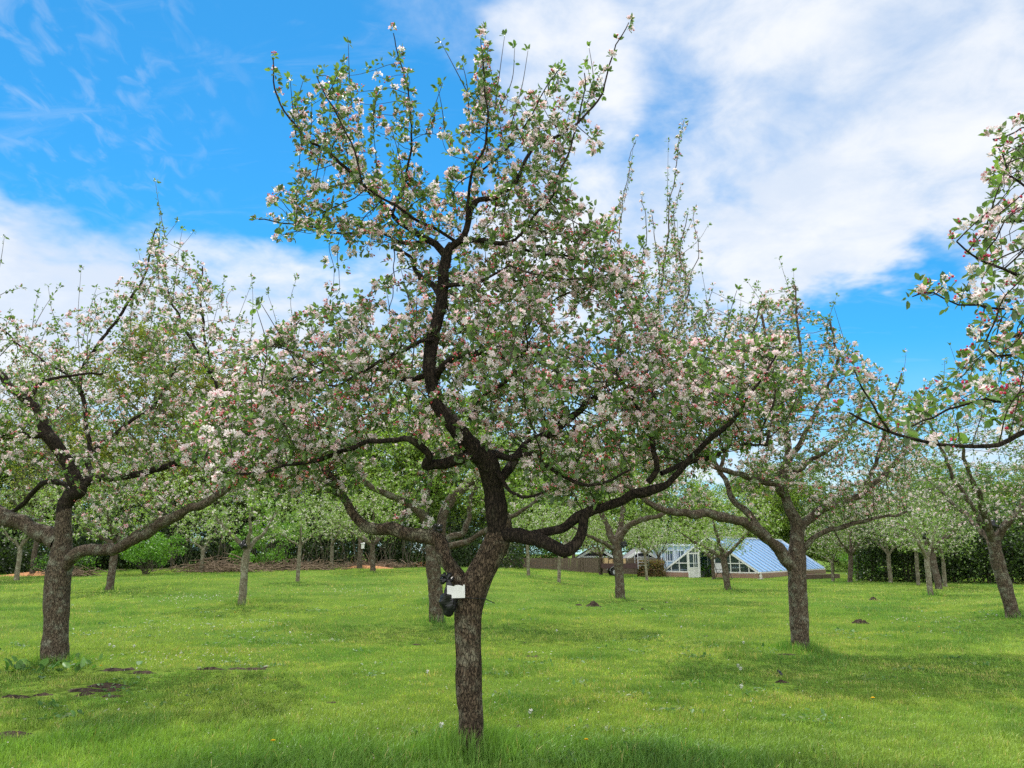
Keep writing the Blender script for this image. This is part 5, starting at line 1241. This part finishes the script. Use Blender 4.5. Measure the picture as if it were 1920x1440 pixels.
# ------------------------------------------------------------------ grass
def grass():
    a = Acc()
    trunks = [ground(*q) for q in ((883, 1412), (104, 1244), (1501, 1218), (819, 1166), (1163, 1122), (453, 1133), (205, 1106), (1365, 1106), (1900, 1157), (1745, 1116))]
    bare = [(ground(px, py), w, d) for px, py, w, d in soilp + HILLS]
    zones = [(5.2, 9.5, 2600, .0052, 5), (9.5, 15, 1250, .0068, 5), (15, 26, 420, .011, 3), (26, 62, 75, .028, 3)]
    for y0, y1, dens, wd, K in zones:
        area = .76*(y1*y1-y0*y0) + 3*(y1-y0); n = int(area*dens)
        y = np.sqrt(rng.uniform(y0*y0, y1*y1, n)); x = rng.uniform(-1, 1, n)*(.76*y+1.5)
        tn = noise2(x, y, 1.1, 21); big = noise2(x, y, .28, 33); fine = noise2(x, y, 5.5, 50)
        keep = rng.random(n) < np.clip(.35 + 1.1*fine + .3*tn, 0, 1)
        for c, w, d in bare:
            rr = ((x-c[0])/w)**2 + ((y-c[1])/d)**2; keep &= ~((rr < 2.2*(.1+.9*noise2(x, y, 3.0, 91))) & (rng.random(n) < .9))
        x, y, tn, big, fine = (q[keep] for q in (x, y, tn, big, fine)); n = len(x)
        long_ = sstep(8.6, 7.0, y + 1.8*(tn-.5))*.8 * sstep(.33, .6, tn*.6+big*.4) + .35*sstep(.56, .74, big*.5+tn*.5)
        long_ *= np.where(x > 1.2, np.clip(1-(x-1.2)*.35, .25, 1), 1)
        nt = np.full(n, 9.)
        for c in trunks: nt = np.minimum(nt, np.hypot(x-c[0], y-c[1]))
        tuft = sstep(.62, .22, nt)
        h = (.02 + .022*rng.random(n) + .018*fine) * (1 + 1.25*long_ + 3.0*tuft + .8*sstep(.56, .72, noise2(x, y, .8, 77))) * (1 + .35*(wd > .01))
        th = rng.uniform(0, 2*pi, n); lean = rng.uniform(.1, .8, n)*(1-.4*tuft); ld = np.stack([np.cos(th), np.sin(th)], 1)
        ld = ld + .35*np.stack([np.cos(big*9), np.sin(big*9)], 1)
        z = H(x, y) - .004; base = np.stack([x, y, z], 1)
        fa = rng.uniform(0, 2*pi, n); sd = np.stack([np.cos(fa), np.sin(fa), fa*0], 1)*(wd*.5*rng.uniform(.7, 1.3, n)*(1+.3*long_))[:, None]
        tipv = base + np.stack([ld[:, 0]*lean*h, ld[:, 1]*lean*h, h*np.sqrt(np.clip(1-.55*lean**2, .2, 1))], 1)
        midv = base + np.stack([ld[:, 0]*lean*h*.32, ld[:, 1]*lean*h*.32, h*.58], 1)
        yel = np.array(lin(160, 180, 86)); grn = np.array(lin(112, 156, 66)); lush = np.array(lin(76, 134, 52)); straw = np.array(lin(190, 176, 118))
        f = sstep(.36, .62, big*.35+tn*.4+fine*.25)[:, None]; col = grn*(1-f) + yel*f
        lw = np.clip(long_+tuft, 0, 1)[:, None]; col = col*(1-lw*.7) + lush*lw*.7
        dk = noise2(x, y, .8, 77); pk = sstep(.56, .72, dk)[:, None]*.65; col = col*(1-pk) + np.array(lin(84, 126, 58))*pk
        dry = (rng.random(n) < (.05 + .4*sstep(.55, .74, tn*.6+fine*.4))*(1-.9*np.clip(long_*1.5, 0, 1)))[:, None]; col = np.where(dry, straw, col)*rng.uniform(.7, 1.3, (n, 1))*(.72+.56*fine)[:, None]
        if K == 5:
            V = np.stack([base-sd, base+sd, midv+sd*.75, midv-sd*.75, tipv], 1); L = [0,1,2,3,3,2,4]; S = [4, 3]
        else: V = np.stack([base-sd, base+sd, tipv], 1); L = [0,1,2]; S = [3]
        L = (np.array(L)[None] + (np.arange(n)*K)[:, None]).ravel()
        a.add(V.reshape(-1, 3), L, np.tile(S, n), np.repeat(col, K, 0))
    tag(a.build('grass', GRASS, smooth=False), 'mown lawn grass, lusher and longer around the trunks', 'grass', kind='stuff')
grass()
